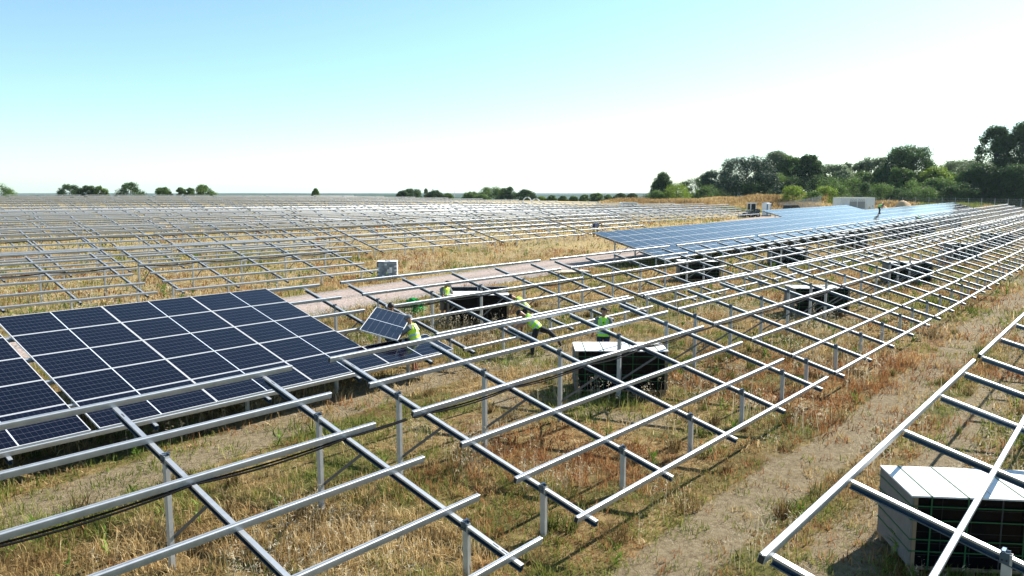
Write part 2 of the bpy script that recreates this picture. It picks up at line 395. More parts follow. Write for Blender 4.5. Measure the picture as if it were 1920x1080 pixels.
def bracket_mesh(s):
    mb = MB(); top = ZB + s*st + R_TOP*ct
    for dx in (-.042, .042): mb.box((dx, .02, top-.03), (.005, .085, .12), 0)
    mb.box((.02, .035, top+.035), (.10, .035, .010), 0)
    for a in (0, .04): mb.tube([(-.052, a, top-.05), (.05, a, top-.05)], .010, 6, 1)
    return mb.mesh('bracket', [M['rafter'], M['dark']])
SF, SR = .86, 4.18                          # posts along the rafter
def brace_mesh():
    mb = MB(); a = Vector((.05, SR*ct, .47)); b = P_(.05, 3.03, R_TOP-.065)
    mb.bar(a, b, .012, .045, 0, up=(0, 0, 1)); mb.tube([a+Vector((-.06, 0, 0)), a+Vector((.03, 0, 0))], .014, 6, 0)
    return mb.mesh('brace', M['brace'])
def cable_mesh(L, raf, ext):
    mb = MB(); xs_ = [0.0]+list(raf)+[L+ext]
    for k in range(2):
        pts = []
        for a, b in zip(xs_[:-1], xs_[1:]):
            n = 8; sag = (.02+.05*(b-a)/2.4)*(1 if 0 < a and b < L else .3)*(1-.35*k)
            for i in range(n):
                f = i/n; pts.append(P_(a+(b-a)*f, 3.45-.052+.03*k, -.10-4*sag*f*(1-f)))
        pts.append(P_(xs_[-1], 3.45-.052+.03*k, -.10)); mb.tube(pts, .015, 5, 0)
    return mb.mesh('cable', M['cable'])
_cache = {}
def parts_for(L, raf, ext):
    k = (round(L, 2), tuple(round(q, 2) for q in raf), ext)
    if k not in _cache:
        _cache[k] = dict(purlin=purlin_mesh(L), cable=cable_mesh(L, raf, ext))
    return _cache[k]
RAFTER, BRACE = rafter_mesh(), brace_mesh(); POSTS = {s: post_mesh(s) for s in (SF, SR)}; BRK = {s: bracket_mesh(s) for s in (SF, SR)}
def table_frame(x, y, L, raf, label, group, detail=2, z=None, ext=.66, bare=True, skip=()):
    """x = left end, y = lower edge; detail 2 with brackets, 1 without, 0 one mesh"""
    xm = x+L/2; gz = [float(ground(x+L*f, y+2.8)) for f in (0, .5, 1)]
    z0 = gz[0] if z is None else z; slope = (gz[2]-gz[0])/L
    if detail == 0:
        o = link('mounting_table', far_mesh(L, tuple(raf)), None, (x, y, z0)); o.rotation_euler = (0, -math.atan(slope), 0)
        return tag(o, label, 'solar mounting frame', group)
    e = empty('mounting_table', (x, y, z0), 0, label, 'solar mounting frame', group, ry=-math.atan(slope))
    pm = parts_for(L, raf, ext)
    for j in range(6):
        if j in skip: continue
        o = link('purlin', pm['purlin'], e); o.location = P_(0, j*SP)
    for r in raf:
        o = link('rafter', RAFTER, e); o.location = P_(r, 0)
        o = link('brace', BRACE, e); o.location = (r, 0, 0)
        for s in (SF, SR):
            q = link('post', POSTS[s], e); q.location = (r+.0, s*ct, 0)
            if detail == 2: b = link('bracket', BRK[s], q)
    if ext is not None and bare: link('cable', pm['cable'], e)
    return e
_far = {}
def far_mesh(L, raf):
    k = (round(L, 2), tuple(round(q, 2) for q in raf))
    if k in _far: return _far[k]
    mb = MB()
    for j in range(6):
        c = P_(0, j*SP); simple = [(-.034, -.10), (.034, -.10), (.034, -.014), (.024, -.003), (.008, 0), (-.008, 0), (-.024, -.003), (-.034, -.014)]
        mb.extrude(simple, c, c+Vector((L, 0, 0)), Svec, Nvec, 0)
    for r in raf:
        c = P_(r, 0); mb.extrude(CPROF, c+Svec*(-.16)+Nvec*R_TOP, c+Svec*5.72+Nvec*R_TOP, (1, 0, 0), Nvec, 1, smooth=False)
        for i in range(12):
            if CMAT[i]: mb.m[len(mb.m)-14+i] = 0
        for s in (SF, SR): mb.box((r, s*ct, (ZB+s*st-.1-.3)/2), (.06, .09, ZB+s*st-.1+.3), 2)
        mb.bar(Vector((r+.05, SR*ct, .47)), P_(r+.05, 3.03, R_TOP-.09), .02, .05, 3)
    mb.tube([P_(L*i/12, 3.4, -.12-.05*abs(sin(i*1.9))) for i in range(13)], .018, 4, 4)
    _far[k] = mb.mesh('mounting_table', [M['steel'], M['rafter'], M['post'], M['brace'], M['cable']]); return _far[k]

ORD = 'first second third fourth fifth sixth seventh eighth ninth tenth eleventh twelfth thirteenth fourteenth fifteenth sixteenth seventeenth eighteenth'.split()
# module: 2.33 x 1.13, in the table plane
MODX = 2.35
def module_obj_mesh():
    """module lying in its own XY plane, +Z the glass"""
    mb = MB(); lx, ly, t, fw = 2.338, 1.138, .035, .015
    for sx in (-1, 1): mb.box((sx*(lx/2-fw/2), 0, 0), (fw, ly, t), 1)
    for sy in (-1, 1): mb.box((0, sy*(ly/2-fw/2), 0), (lx-2*fw, fw, t), 1)
    mb.box((0, 0, t/2-.006), (lx-2*fw, ly-2*fw, .006), 0)
    return mb.mesh('solar_module', [M['solar'], M['frame']])
MODULE = module_obj_mesh()
def put_module(table, xc, k, dn=0.0):
    o = link('solar_module', MODULE, table); o.location = P_(xc, (k+.5)*SP, .019+dn); o.rotation_euler = (TILT+random.uniform(-.0015, .0015), random.uniform(-.0012, .0012), 0); return o

RAF = [.32, 2.76, 5.20, 7.66, 10.02]
G1, G2, G0 = 'bare table frames of the foreground row', 'table frames of the second row', 'bare table frames of the nearest right hand row'
# foreground row (R1)
Y1, Y2, Y0 = 5.83, 14.69, -3.19
r1x = [-3.14, 8.37, 19.70, 31.20] + [42.6+11.42*i for i in range(11)]
r1raf = {0: [.12+.05, 2.6, 5.15, 7.70, 10.15], 1: [.32, 2.56, 5.08, 7.55, 9.95]}
for i, x in enumerate(r1x):
    lab = f'empty galvanised table frame, {ORD[i]} from the left in the row crossing the foreground'
    table_frame(x, Y1, 10.70 if i < 2 else 10.76, r1raf.get(i, RAF), lab, G1, 2 if i < 4 else 1, z=float(ground(x, Y1+2.8)) if i > 2 else .075)
# nearest row at the right
for i, x in enumerate([6.22, 17.05, 28.4, 39.8]):
    table_frame(x, Y0, 10.2 if i == 0 else 10.7, [.25, 2.57, 4.97, 7.33, 9.35] if i == 0 else RAF, f'empty table frame, {ORD[i]} from the left in the row cut off by the right edge', G0, 2 if i < 2 else 1, z=-.04)
# second row (R2)
r2x = [15.41, 26.80, 38.5] + [49.9+11.42*i for i in range(10)]
for i, x in enumerate(r2x):
    table_frame(x, Y2, 10.66 if i == 0 else 10.85, [.30, 2.68, 5.18, 7.68, 10.0] if i == 0 else RAF, f'empty table frame, {ORD[i]} past the dark panelled table in the second row', G2, 2 if i < 1 else 1, z=.19 if i < 3 else None)
pt = table_frame(2.9, Y2, 11.67, [1.2, 3.7, 6.2, 8.7, 11.13], 'table frame carrying four columns of dark solar modules, near the left edge', 'table frames of the second row', 2, z=.19, bare=False)
for c_ in range(5):
    xc = 12.64-MODX*(c_-.5) if c_ < 4 else 5.45-MODX/2
    for k in range(5):
        if c_ == 0 and k > 0: continue
        put_module(pt, xc-2.9, k)
# one extra column starting the previous table is held by its own frame
pl = table_frame(-8.3, Y2, 11.0, RAF, 'table frame with dark modules cut off by the left picture edge', 'table frames of the second row', 1, z=.19, bare=False)
for c_ in range(2):
    for k in range(5): put_module(pl, (3.02-MODX*(c_+.5))+8.3, k)
# panelled tables beyond (F)
for i in range(11):
    x = 43.85+11.78*i; n = 5 if i < 10 else 2
    L = 11.72 if n == 5 else 5.0
    lab = f'table filled with sky blue reflecting modules, {ORD[i]} from its left end, beyond the frames'
    y = 23.9
    e = table_frame(x, y, L, [.4, 3.1, 5.8, 8.5, 11.2][:n] if n == 5 else [.4, 2.5, 4.6], lab, 'tables with finished modules', 1, bare=False)
    if i == 8: e['label'] = 'table filled with pale glaring modules just right of the bending roof worker'
    for c_ in range(n):
        for k in range(5):
            put_module(e, MODX*(c_+.5)+.01*c_, k)
for i in range(3):
    x = 94.7+11.5*i; e = table_frame(x, 32.4, 11.2, [.4, 3.0, 5.6, 8.2, 10.8], f'table of pale blue modules before the white container, {ORD[i]} from its left end', 'tables with finished modules', 1, bare=False)
    for c_ in range(5):
        if i == 2 and c_ > 4: continue
        for k in range(5): put_module(e, MODX*(c_+.5)-.2, k)
# field beyond the gravel road (L)
GL = 'bare table frames of the field beyond the gravel road'
rows = []
for i in range(14):
    y = 31.9+9.13*i
    if i == 0: ends = 26.77; L = 11.2; pitch = 11.97
    elif i == 1: ends = 72.7; L = 12.3; pitch = 12.93
    elif i == 2: ends = 124.0; L = 12.3; pitch = 12.93
    else: ends = 139.5-2.1*max(0, i-5.5)+(-6 if i < 4 else 0); L = 12.3; pitch = 12.93
    xmin = y/3.46-16
    k = 0; x = ends-L
    while x+L > xmin:
        raf = [.3+.01]+[.3+(L-.75)/4*q for q in range(1, 5)]
        lab = f'bare table frame, {ORD[k]} from the right end of the {ORD[i]} row beyond the gravel road'
        table_frame(x, y, L, [round(q, 2) for q in raf], lab, GL, 1 if i < 2 or (i == 2 and k > 4) else 0)
        x -= pitch; k += 1

# ------------------------------------------------------------------ crated module stacks
def crate_proto(near=False):
    W_, D_, H_ = 2.3, 1.13, .98; hb = .14
    e = empty('module_crate', (0, 0, 0))
    mb = MB()
    for y in (-.5, 0, .5): 
        for x in (-1.08, -.36, .36, 1.08): mb.box((x, y, .05), (.14, .12, .09), 0)
        mb.box((0, y, .105), (W_, .14, .022), 0)
    for x in np.linspace(-1.05, 1.05, 9): mb.box((x, 0, .1275), (.16, D_, .021), 0)
    mb.obj('pallet', [M['wood']], e)
    mb = MB(); mb.box((0, 0, hb+H_/2), (W_-.03, D_-.02, H_), 0)
    for i in range(1, 6): mb.box((-W_/2+i*W_/6, -D_/2+.0085, hb+H_/2), (.004, .004, H_-.04), 1)
    for j in range(1, 6): mb.box((0, -D_/2+.0085, hb+j*H_/6), (W_-.06, .004, .004), 1)
    mb.box((0, -D_/2+.008, hb+H_/2), (.02, .006, H_), 1)
    mb.obj('module_stack', [M['backglass'], M['seam']], e)
    for sx in (-1, 1):
        mb = MB(); mb.box((sx*(W_/2+.004), 0, hb+H_/2), (.03, D_+.004, H_+.006), 0)
        mb.box((sx*(W_/2-.035), -D_/2-.004, hb+H_/2), (.05, .014, H_+.004), 1)
        for k in range(14): mb.box((sx*(W_/2+.0195), -D_/2+.1+k*.072, hb+.1), (.003, .012, .14), 2)
        mb.obj('cardboard_end', [M['card'], M['brown'], M['vent']], e)
    mb = MB(); mb.box((0, 0, hb+H_+.014), (W_+.05, D_+.03, .022), 0)
    for x in (-.62, -.1, .45, .85): mb.box((x, 0, hb+H_+.0262), (.006, D_, .002), 1)
    mb.obj('cover', [M['white'], M['card']], e)
    for z in (.24, .42, .72, .93):
        a, b, c_, d = W_/2+.026, D_/2+.018, hb+z*H_/1.06, .006
        mb = MB(); mb.box((0, -b, c_), (2*a, d, .016), 0); mb.box((0, b, c_), (2*a, d, .016), 0); mb.box((-a, 0, c_), (d, 2*b, .016), 0); mb.box((a, 0, c_), (d, 2*b, .016), 0)
        mb.obj('strap', [M['strap']], e)
    for x in (-.92, -.45, .28, .92):
        b, zt = D_/2+.024, hb+H_+.03
        mb = MB(); mb.box((x, -b, (zt+.1)/2), (.018, .006, zt-.1), 0); mb.box((x, b, (zt+.1)/2), (.018, .006, zt-.1), 0); mb.box((x, 0, zt), (.018, 2*b+.006, .006), 0)
        mb.obj('strap', [M['strap']], e)
    return e
def copy_tree(o, parent=None):
    c = o.copy(); C.objects.link(c); c.parent = parent
    for ch in list(o.children): copy_tree(ch, c)
    return c
GB = 'crates of solar modules standing among the frames'
CR = [  # front-left bottom pixel, front-right bottom pixel (or None), label
    ((1703, 1078), None, -56, 'big strapped crate of black modules with white cover at the lower right corner'),
    ((1085, 740), (1244, 742), 0, 'strapped black module crate with white cover, in front of the standing back-turned worker'),
    ((842, 609), (951, 609), 0, 'open black module crate between the two workers beside the gravel road'),
    ((1484, 591), (1594, 592), 0, 'module crate right of centre, second crate beyond the standing worker'),
    ((1273, 527), (1349, 529), 0, 'black module crate left below the blue panelled tables, nearest of that line'),
    ((1446, 496), (1509, 498), 0, 'black module crate second along the front of the blue panelled tables'),
    ((1572, 465), (1628, 467), 0, 'black module crate third along the front of the blue panelled tables'),
    ((1668, 530), (1746, 532), 0, 'module crate among the foreground row frames, behind the red white stake'),
    ((1780, 485), (1842, 487), 0, 'module crate among foreground row frames, beyond the one by the striped stake'),
    ((1850, 461), (1898, 463), 0, 'farthest module crate among the foreground row frames near the right edge'),
    ((1664, 448), (1708, 450), 0, 'black module crate fourth along the front of the blue panelled tables'),
    ((1712, 441), (1754, 442), 0, 'black module crate fifth along the front of the blue panelled tables'),
    ((1768, 427), (1800, 428), 0, 'black module crate farthest along the front of the blue panelled tables'),
]
proto = None
for a, b, ang, lab in CR:
    pa = gp(*a)
    if b is not None:
        pb = gp(*b); ang = degrees(atan2(pb[1]-pa[1], pb[0]-pa[0])); ang = max(-56, min(-42, ang))
        mid = (pa+pb)/2
    else: mid = pa+1.15*np.array([cos(radians(ang)), sin(radians(ang)), 0])
    ra = radians(ang); mid = mid+np.array([-sin(ra), cos(ra), 0])*.565
    o = crate_proto() if proto is None else copy_tree(proto)
    if proto is None: proto = o
    o.location = (mid[0], mid[1], float(ground(mid[0], mid[1]))); o.rotation_euler = (0, 0, ra); tag(o, lab, 'module crate', GB)
    o.scale = (1, 1, 1)
crate_open = [o for o in C.objects if o.get('label', '').startswith('open black')][0]
for ch in list(crate_open.children):
    if ch.name.startswith('strap'): bpy.data.objects.remove(ch)
# a module lying askew on the open crate
q = crate_open.location; ang = crate_open.rotation_euler.z
e = link('solar_panel', MODULE, None, (q.x-sin(ang)*.66, q.y+cos(ang)*.66, q.z+.74)); e.rotation_euler = (radians(84), 0, ang)
tag(e, 'single dark module leaning upright behind the open crate by the gravel road', 'solar panel')

# wrapped block pallet, empty pallet, green strapping heap, striped stake
b0 = gp(705, 524); b1 = gp(736, 527)
b0 = gp(727, 521)
e = empty('wrapped_pallet', (b0[0], b0[1], float(ground(b0[0], b0[1]))), radians(-44), 'square pallet load wrapped in torn white film beside the gravel road', 'pallet load')
e.scale = (1, 1, .84)
mb = MB(); mb.box((0, 0, .06), (1.05, 1.05, .12), 0); mb.obj('pallet', [M['wood']], e)
mb = MB()
for i in range(4):
    for j in range(4):
        for k in range(4): mb.box((-.39+.26*i, -.39+.26*j, .25+.245*k), (.25, .25, .235), 0)
mb.obj('load', [M['blockgrey']], e)
bm = bmesh.new(); bmesh.ops.create_cube(bm, size=1); bmesh.ops.subdivide_edges(bm, edges=bm.edges[:], cuts=7, use_grid_fill=True)
for v in bm.verts:
    v.co = Vector((v.co.x*1.1, v.co.y*1.1, (v.co.z+.5)*1.02+.13)) + Vector((random.uniform(-.012, .012), random.uniform(-.012, .012), random.uniform(-.012, .012)))
kill = [f for f in bm.faces if f.calc_center_median().y < -.53 and random.random() < .75 or (f.calc_center_median().z > 1.12 and abs(f.calc_center_median().x) < .2 and abs(f.calc_center_median().y) < .3)]
bmesh.ops.delete(bm, geom=kill, context='FACES'); me = bpy.data.meshes.new('film'); bm.to_mesh(me); me.materials.append(M['film']); link('film', me, e)
b0 = gp(1070, 512)
e = empty('empty_pallet', b0, radians(-30), 'pale empty pallet lying flat on the grass near the gravel road', 'pallet')
mb = MB()
for k in range(7): mb.box((-.95+.317*k, 0, .125), (.25, 1.2, .022), 0)
for k in range(5): mb.box((-.9+.45*k, 0, .02), (.12, 1.2, .022), 0)
mb.obj('boards', [M['palewood']], e)
mb = MB()
for y in (-.54, 0, .54): mb.box((0, y, .072), (2.15, .1, .08), 0)
mb.obj('bearers', [M['wood']], e)
b0 = gp(776, 588); mb = MB(); rnd = random.Random(5)
for k in range(110):
    cx, cy = rnd.gauss(0, .17), rnd.gauss(0, .13); r = rnd.uniform(.08, .19); z = rnd.uniform(.05, .5)*math.exp(-(cx*cx+cy*cy)*3); pts = []; ax = rnd.uniform(0, pi); tl = rnd.uniform(.2, 1.2)
    for i in range(13):
        t_ = 2*pi*i/12; pts.append((cx+r*cos(t_)*cos(ax)-r*sin(t_)*sin(ax)*cos(tl), cy+r*cos(t_)*sin(ax)+r*sin(t_)*cos(ax)*cos(tl), max(.02, z+r*sin(t_)*sin(tl)+.08)))
    mb.tube(pts, .02, 4, 0, cap=False)
o = mb.obj('strapping_heap', [M['net']], None, loc=b0); tag(o, 'tangled heap of bright green strapping on the grass behind the carried panel', 'strapping')
b0 = gp(1763, 485); e = empty('marker_stake', b0, 0, 'red and white striped stake with dark head among the right hand frames', 'marker stake')
mb = MB()
for k in range(4): mb.tube([(0, 0, .2*k), (0, 0, .2*k+.2)], .07, 8, k % 2)
mb.obj('pole', [M['vwhite'], M['red']], e); mb = MB(); mb.ball((0, 0, .95), (.12, .12, .15), 0); mb.obj('head', [M['navy']], e)
for (u, v), lab in (((708, 452), 'thin red marker stake in the field left of the wrapped pallet'), ((597, 478), 'thin dark red marker stake among frames above the dark panelled table')):
    b0 = gp(u, v); mb = MB(); mb.tube([(0, 0, -.1), (0, 0, 1.35)], .03, 6, 0); mb.box((0, 0, 1.3), (.1, .1, .12), 0); tag(mb.obj('marker_stake', [M['red']], None, loc=b0), lab, 'marker stake')

# carried panel
Ra = Matrix.Rotation(-.87, 4, 'Z') @ Matrix.Rotation(.28, 4, 'Y') @ Matrix.Rotation(.14, 4, 'X') @ Matrix.Rotation(pi/2, 4, 'Z')
held = link('solar_panel', MODULE); held.matrix_world = Matrix.Translation((15.05*.93, 17.59*.93, ZC-3.94*.93)) @ Ra @ Matrix.Scale(.93, 4)
tag(held, 'dark solar panel carried by two workers above the grass', 'solar panel')

# ------------------------------------------------------------------ people (x forward, y left, z up)
def skin_mesh(verts, edges, radii, root, sub=1):
    me = bpy.data.meshes.new('body'); me.from_pydata([tuple(v) for v in verts], edges, [])
    o = bpy.data.objects.new('body_tmp', me); C.objects.link(o)
    o.modifiers.new('skin', 'SKIN'); ss = o.modifiers.new('sub', 'SUBSURF'); ss.levels = sub; ss.render_levels = sub
    for i, r in enumerate(radii):
        d = me.skin_vertices[0].data[i]; d.radius = (r, r) if not isinstance(r, tuple) else r; d.use_root = (i == root)
    bpy.context.view_layer.update(); dg = bpy.context.evaluated_depsgraph_get(); ev = o.evaluated_get(dg)
    m2 = bpy.data.meshes.new_from_object(ev, depsgraph=dg); bpy.data.objects.remove(o)
    return m2
def V3(*a): return Vector(a)
STAND = dict(pelvis=(0, 0, .95), chest=(.02, 0, 1.30), neck=(0, 0, 1.50), head=(.03, 0, 1.66), gaze=(1, 0, -.1),
             shL=(0, .19, 1.43), elL=(-.03, .25, 1.15), haL=(.05, .26, .90), shR=(0, -.19, 1.43), elR=(-.03, -.25, 1.15), haR=(.05, -.26, .90),
             hipL=(0, .10, .92), knL=(.03, .11, .50), anL=(-.02, .12, .09), hipR=(0, -.10, .92), knR=(.03, -.11, .50), anR=(-.02, -.12, .09))
def person(loc, rz, pose, label, vest=None, trousers='black_cloth', shorts=False, sleeve='grey_cloth', boots='boot', cap='black_cloth', printed=False, skin='skin'):
    J = {k: Vector(v) for k, v in {**STAND, **pose}.items()}
    e = empty('person', loc, rz, label, 'person')
    up = (J['head']-J['neck']).normalized(); gz = J['gaze'].normalized(); gz = (gz-up*gz.dot(up)).normalized(); sd = up.cross(gz)
    # one continuous body
    names = ['pelvis', 'chest', 'neck', 'headb', 'headc', 'headt', 'shL', 'elL', 'wrL', 'paL', 'shR', 'elR', 'wrR', 'paR', 'hipL', 'knL', 'anL', 'heL', 'toL', 'hipR', 'knR', 'anR', 'heR', 'toR']
    P = dict(J); P['headb'] = J['head']-up*.05; P['headc'] = J['head']+up*.03; P['headt'] = J['head']+up*.10
    foot = {}
    for S in 'LR':
        d = (J['ha'+S]-J['el'+S]).normalized(); P['wr'+S] = J['ha'+S]-d*.05; P['pa'+S] = J['ha'+S]+d*.04
        sh = (J['an'+S]-J['kn'+S]).normalized(); f = Vector(pose.get('toe'+S, (1, 0, -.25))).normalized(); foot[S] = f
        P['he'+S] = J['an'+S]+Vector((-.03, 0, -.05)); P['to'+S] = J['an'+S]+f*.17+Vector((0, 0, -.02))
    R = dict(pelvis=.13, chest=.14, neck=.058, headb=.072, headc=.092, headt=.072, shL=.062, elL=.043, wrL=.030, paL=.034, shR=.062, elR=.043, wrR=.030, paR=.034,
             hipL=.088, knL=.056, anL=.040, heL=.038, toL=.034, hipR=.088, knR=.056, anR=.040, heR=.038, toR=.034)
    ed = [('pelvis', 'chest'), ('chest', 'neck'), ('neck', 'headb'), ('headb', 'headc'), ('headc', 'headt')]
    for S in 'LR': ed += [('chest', 'sh'+S), ('sh'+S, 'el'+S), ('el'+S, 'wr'+S), ('wr'+S, 'pa'+S), ('pelvis', 'hip'+S), ('hip'+S, 'kn'+S), ('kn'+S, 'an'+S), ('an'+S, 'to'+S)]
    names = [n for n in names if not n.startswith('he') or n in ('headb', 'headc', 'headt')]
    ix = {n: i for i, n in enumerate(names)}
    body = skin_mesh([P[n] for n in names], [(ix[a], ix[b]) for a, b in ed], [R[n] for n in names], 0)
    mb = MB()                               # fingers, nose, ears, eyes, mouth grow out of the same mesh
    for S in 'LR':
        d = (P['pa'+S]-P['wr'+S]).normalized(); w = d.cross(gz if abs(d.dot(gz)) < .9 else up).normalized(); c_ = d.cross(w).normalized()
        for k in range(4):
            b = P['pa'+S]+w*(.024*(k-1.5)); ln = (.062, .074, .078, .060)[k]
            mb.tube([b, b+d*ln*.55+c_*.008, b+d*ln*.85+c_*.03], [.0095, .0088, .007], 6, 0)
        b = P['wr'+S]+d*.03+w*.03; mb.tube([b, b+w*.03+d*.025, b+w*.035+d*.055+c_*.012], [.012, .010, .008], 6, 0)
    fc = J['head']
    mb.tube([fc+gz*.085+up*.02, fc+gz*.112-up*.012], [.010, .017], 6, 0)
    for s_ in (-1, 1): mb.ball(tuple(fc+sd*s_*.092), (.02, .02, .032), 0, 6, 5); mb.ball(tuple(fc+gz*.086+sd*s_*.034+up*.028), .012, 1, 6, 5)
    mb.tube([fc+gz*.086+sd*.022-up*.045, fc+gz*.086-sd*.022-up*.045], .007, 5, 1)
    ext = mb.mesh('x', [M[skin], M['hair']]); bm = bmesh.new(); bm.from_mesh(body)
    for f in bm.faces: f.smooth = True; f.material_index = 0
    bm.from_mesh(ext); bm.to_mesh(body); bm.free(); body.materials.clear(); body.materials.append(M[skin]); body.materials.append(M['hair'])
    link('body', body, e)
    # clothes
    sp = (J['neck']-J['pelvis']).normalized(); side = (J['shL']-J['shR']).normalized(); hs = (J['hipL']-J['hipR']).normalized()
    fw = side.cross(sp).normalized(); fw2 = hs.cross((J['chest']-J['pelvis']).normalized()).normalized()
    def shirt(name, m, g, low, mats=None):
        mb = MB(); pv, chs, nk = J['pelvis'], J['chest'], J['neck']; s0 = (chs-pv).normalized(); s1 = (nk-chs).normalized()
        rings = [(pv+s0*low, .195+g, .145+g, hs, fw2), (pv+s0*(low+.10), .18+g, .135+g, hs, fw2), (pv.lerp(chs, .55), .178+g, .132+g, (side+hs), fw), (chs, .195+g, .145+g, side, fw), (chs+s1*.10, .205+g, .13+g, side, fw), (chs+s1*.155, .165+g, .10+g, side, fw), (nk-s1*.01, .075+g, .075+g, side, fw)]
        mb.loft(rings, 0, 16); return mb.obj(name, mats or [M[m]], e)
    if vest:
        shirt('vest', vest, .012, -.06)
        pv, chs, nk = J['pelvis'], J['chest'], J['neck']
        for f_, nm in ((.15, 'a'), (.62, 'b')):
            c_ = pv.lerp(chs, f_); ax = (chs-pv).normalized(); mb = MB(); k = .185
            mb.loft([(c_-ax*.03, k+.022, .137+.022, side+hs, fw), (c_+ax*.03, k+.022, .137+.022, side+hs, fw)], 0, 16, False); mb.obj('reflective_stripe', [M['reflect']], e)
        for s_ in (-1, 1):
            mb = MB(); s1 = (nk-chs).normalized()
            for q in (-1, 1): mb.bar(chs+side*s_*.10+fw*q*.165-sp*.06, chs+s1*.15+side*s_*.09+fw*q*.115, .05, .006, 0, up=tuple(fw))
            mb.obj('reflective_stripe', [M['reflect']], e)
        if printed:
            mb = MB(); c_ = chs-fw*.170; nrm = -fw; upv = sp
            def plate(du, dv, w, h):
                p = c_+side*du+upv*dv; mb.extrude([(-w/2, -h/2), (w/2, -h/2), (w/2, h/2), (-w/2, h/2)], p, p+nrm*.006, side, upv, 0, smooth=False)
            plate(0, .035, .05, .05)
            for k in range(9): plate(-.10+.025*k, -.05, .016, .022)
            for k in range(6): plate(-.06+.024*k, -.085, .014, .016)
            mb.obj('back_print', [M['print']], e)
        for S in 'LR':
            mb = MB(); mb.tube([J['sh'+S]-side*(.05 if S == 'L' else -.05), J['sh'+S], J['sh'+S].lerp(J['el'+S], .75)], [.088, .078, .062], 10, 0); mb.obj('sleeve', [M[sleeve]], e)
    else:
        shirt('shirt', sleeve, .0, -.05)
        for S in 'LR':
            mb = MB(); mb.tube([J['sh'+S]-side*(.05 if S == 'L' else -.05), J['sh'+S], J['el'+S], J['ha'+S].lerp(J['el'+S], .15)], [.088, .076, .056, .043], 10, 0); mb.obj('sleeve', [M[sleeve]], e)
    mb = MB(); s0 = (J['chest']-J['pelvis']).normalized()
    mb.loft([(J['pelvis']-s0*.09, .165, .13, hs, fw2), (J['pelvis'], .185, .138, hs, fw2), (J['pelvis']+s0*.09, .172, .130, hs, fw2)], 0, 14)
    for S in 'LR':
        h, k, a = J['hip'+S], J['kn'+S], J['an'+S]
        if shorts: mb.tube([h+s0*.02, h.lerp(k, .5), h.lerp(k, .92)], [.108, .098, .092], 12, 0)
        else: mb.tube([h+s0*.02, h.lerp(k, .5), k, k.lerp(a, .5), a+(k-a).normalized()*.01], [.112, .096, .078, .070, .062], 12, 0)
    mb.obj('shorts' if shorts else 'trousers', [M[trousers]], e)
    for S in 'LR':
        a = J['an'+S]; f = foot[S]; sh = (J['kn'+S]-a).normalized(); mb = MB(); b = -sh
        mb.tube([a+sh*.07, a, a+b*.05-f*.02], [.052, .054, .05], 10, 0)
        mb.tube([a+b*.045-f*.06, a+b*.04+f*.05, a+b*.05+f*.13, a+b*.055+f*.19], [.046, .050, .047, .030], 10, 0); mb.obj('boot', [M[boots]], e)
    if cap:
        Rm = Matrix((gz, sd, up)).transposed(); mb = MB(); c_ = J['head']+up*.055
        mb.ball(tuple(c_), (.118, .104, .088), 0, 14, 6, -.1, Rm)
        p = c_+gz*.10-up*.004; mb.extrude([(-.085, -.006), (.085, -.006), (.085, .006), (-.085, .006)], p, p+gz*.085-up*.02, sd, up, 0, smooth=False); mb.obj('cap', [M[cap]], e)
    else:
        Rm = Matrix((gz, sd, up)).transposed(); mb = MB(); mb.ball(tuple(J['head']+up*.035-gz*.012), (.108, .100, .098), 0, 14, 6, -.05, Rm); mb.obj('hair', [M['hair']], e)
    return e
def gl(u, v):
    q = gp(u, v); return (q[0], q[1], q[2])
HD = degrees
# standing worker with his back to the camera
q = at_depth(1130, 695, 22.8); q[2] = float(ground(q[0], q[1]))
person(tuple(q), YAW-.12, dict(gaze=(.6, -1, -.2), head=(.03, -.01, 1.66), elL=(-.06, .29, 1.17), haL=(.02, .32, .94), elR=(-.05, -.28, 1.16), haR=(.08, -.29, .92), anL=(-.02, .14, .09), anR=(-.02, -.13, .09)),
       'worker standing with back turned, lime vest with green print, navy trousers', 'hivis2', 'navy', printed=True).scale = (.95, .95, .95)
# lunging worker
person(gl(998, 664), YAW+pi/2+.05, dict(pelvis=(-.15, 0, .86), chest=(.10, 0, 1.12), neck=(.235, .0, 1.215), head=(.37, 0, 1.30), gaze=(1, 0, -1.0), shL=(.15, .19, 1.15), shR=(.15, -.19, 1.15),
       elL=(.36, .20, .96), haL=(.54, .12, .84), elR=(.36, -.20, .96), haR=(.54, -.10, .84), hipL=(-.14, .10, .83), knL=(.0, .12, .43), anL=(0, .12, .09), hipR=(-.18, -.10, .82), knR=(-.53, -.10, .70), anR=(-.80, -.09, .45), toeR=(-.45, 0, -1)),
       'worker lunging forward on one leg over a low rail, lime vest and black trousers', 'hivis2', 'black_cloth')
# at the crate, left
person(gl(833, 607), YAW-pi/2-.75, dict(pelvis=(-.03, 0, .92), chest=(.06, 0, 1.25), neck=(.11, 0, 1.43), head=(.19, 0, 1.54), gaze=(1, 0, -1.0), shL=(.08, .19, 1.36), shR=(.08, -.19, 1.36), elL=(.22, .26, 1.12), haL=(.42, .20, 1.05), elR=(.20, -.25, 1.10), haR=(.38, -.15, .98)),
       'worker left of the open crate looking down, green vest and brown knee shorts', 'hivis', 'khaki', shorts=True)
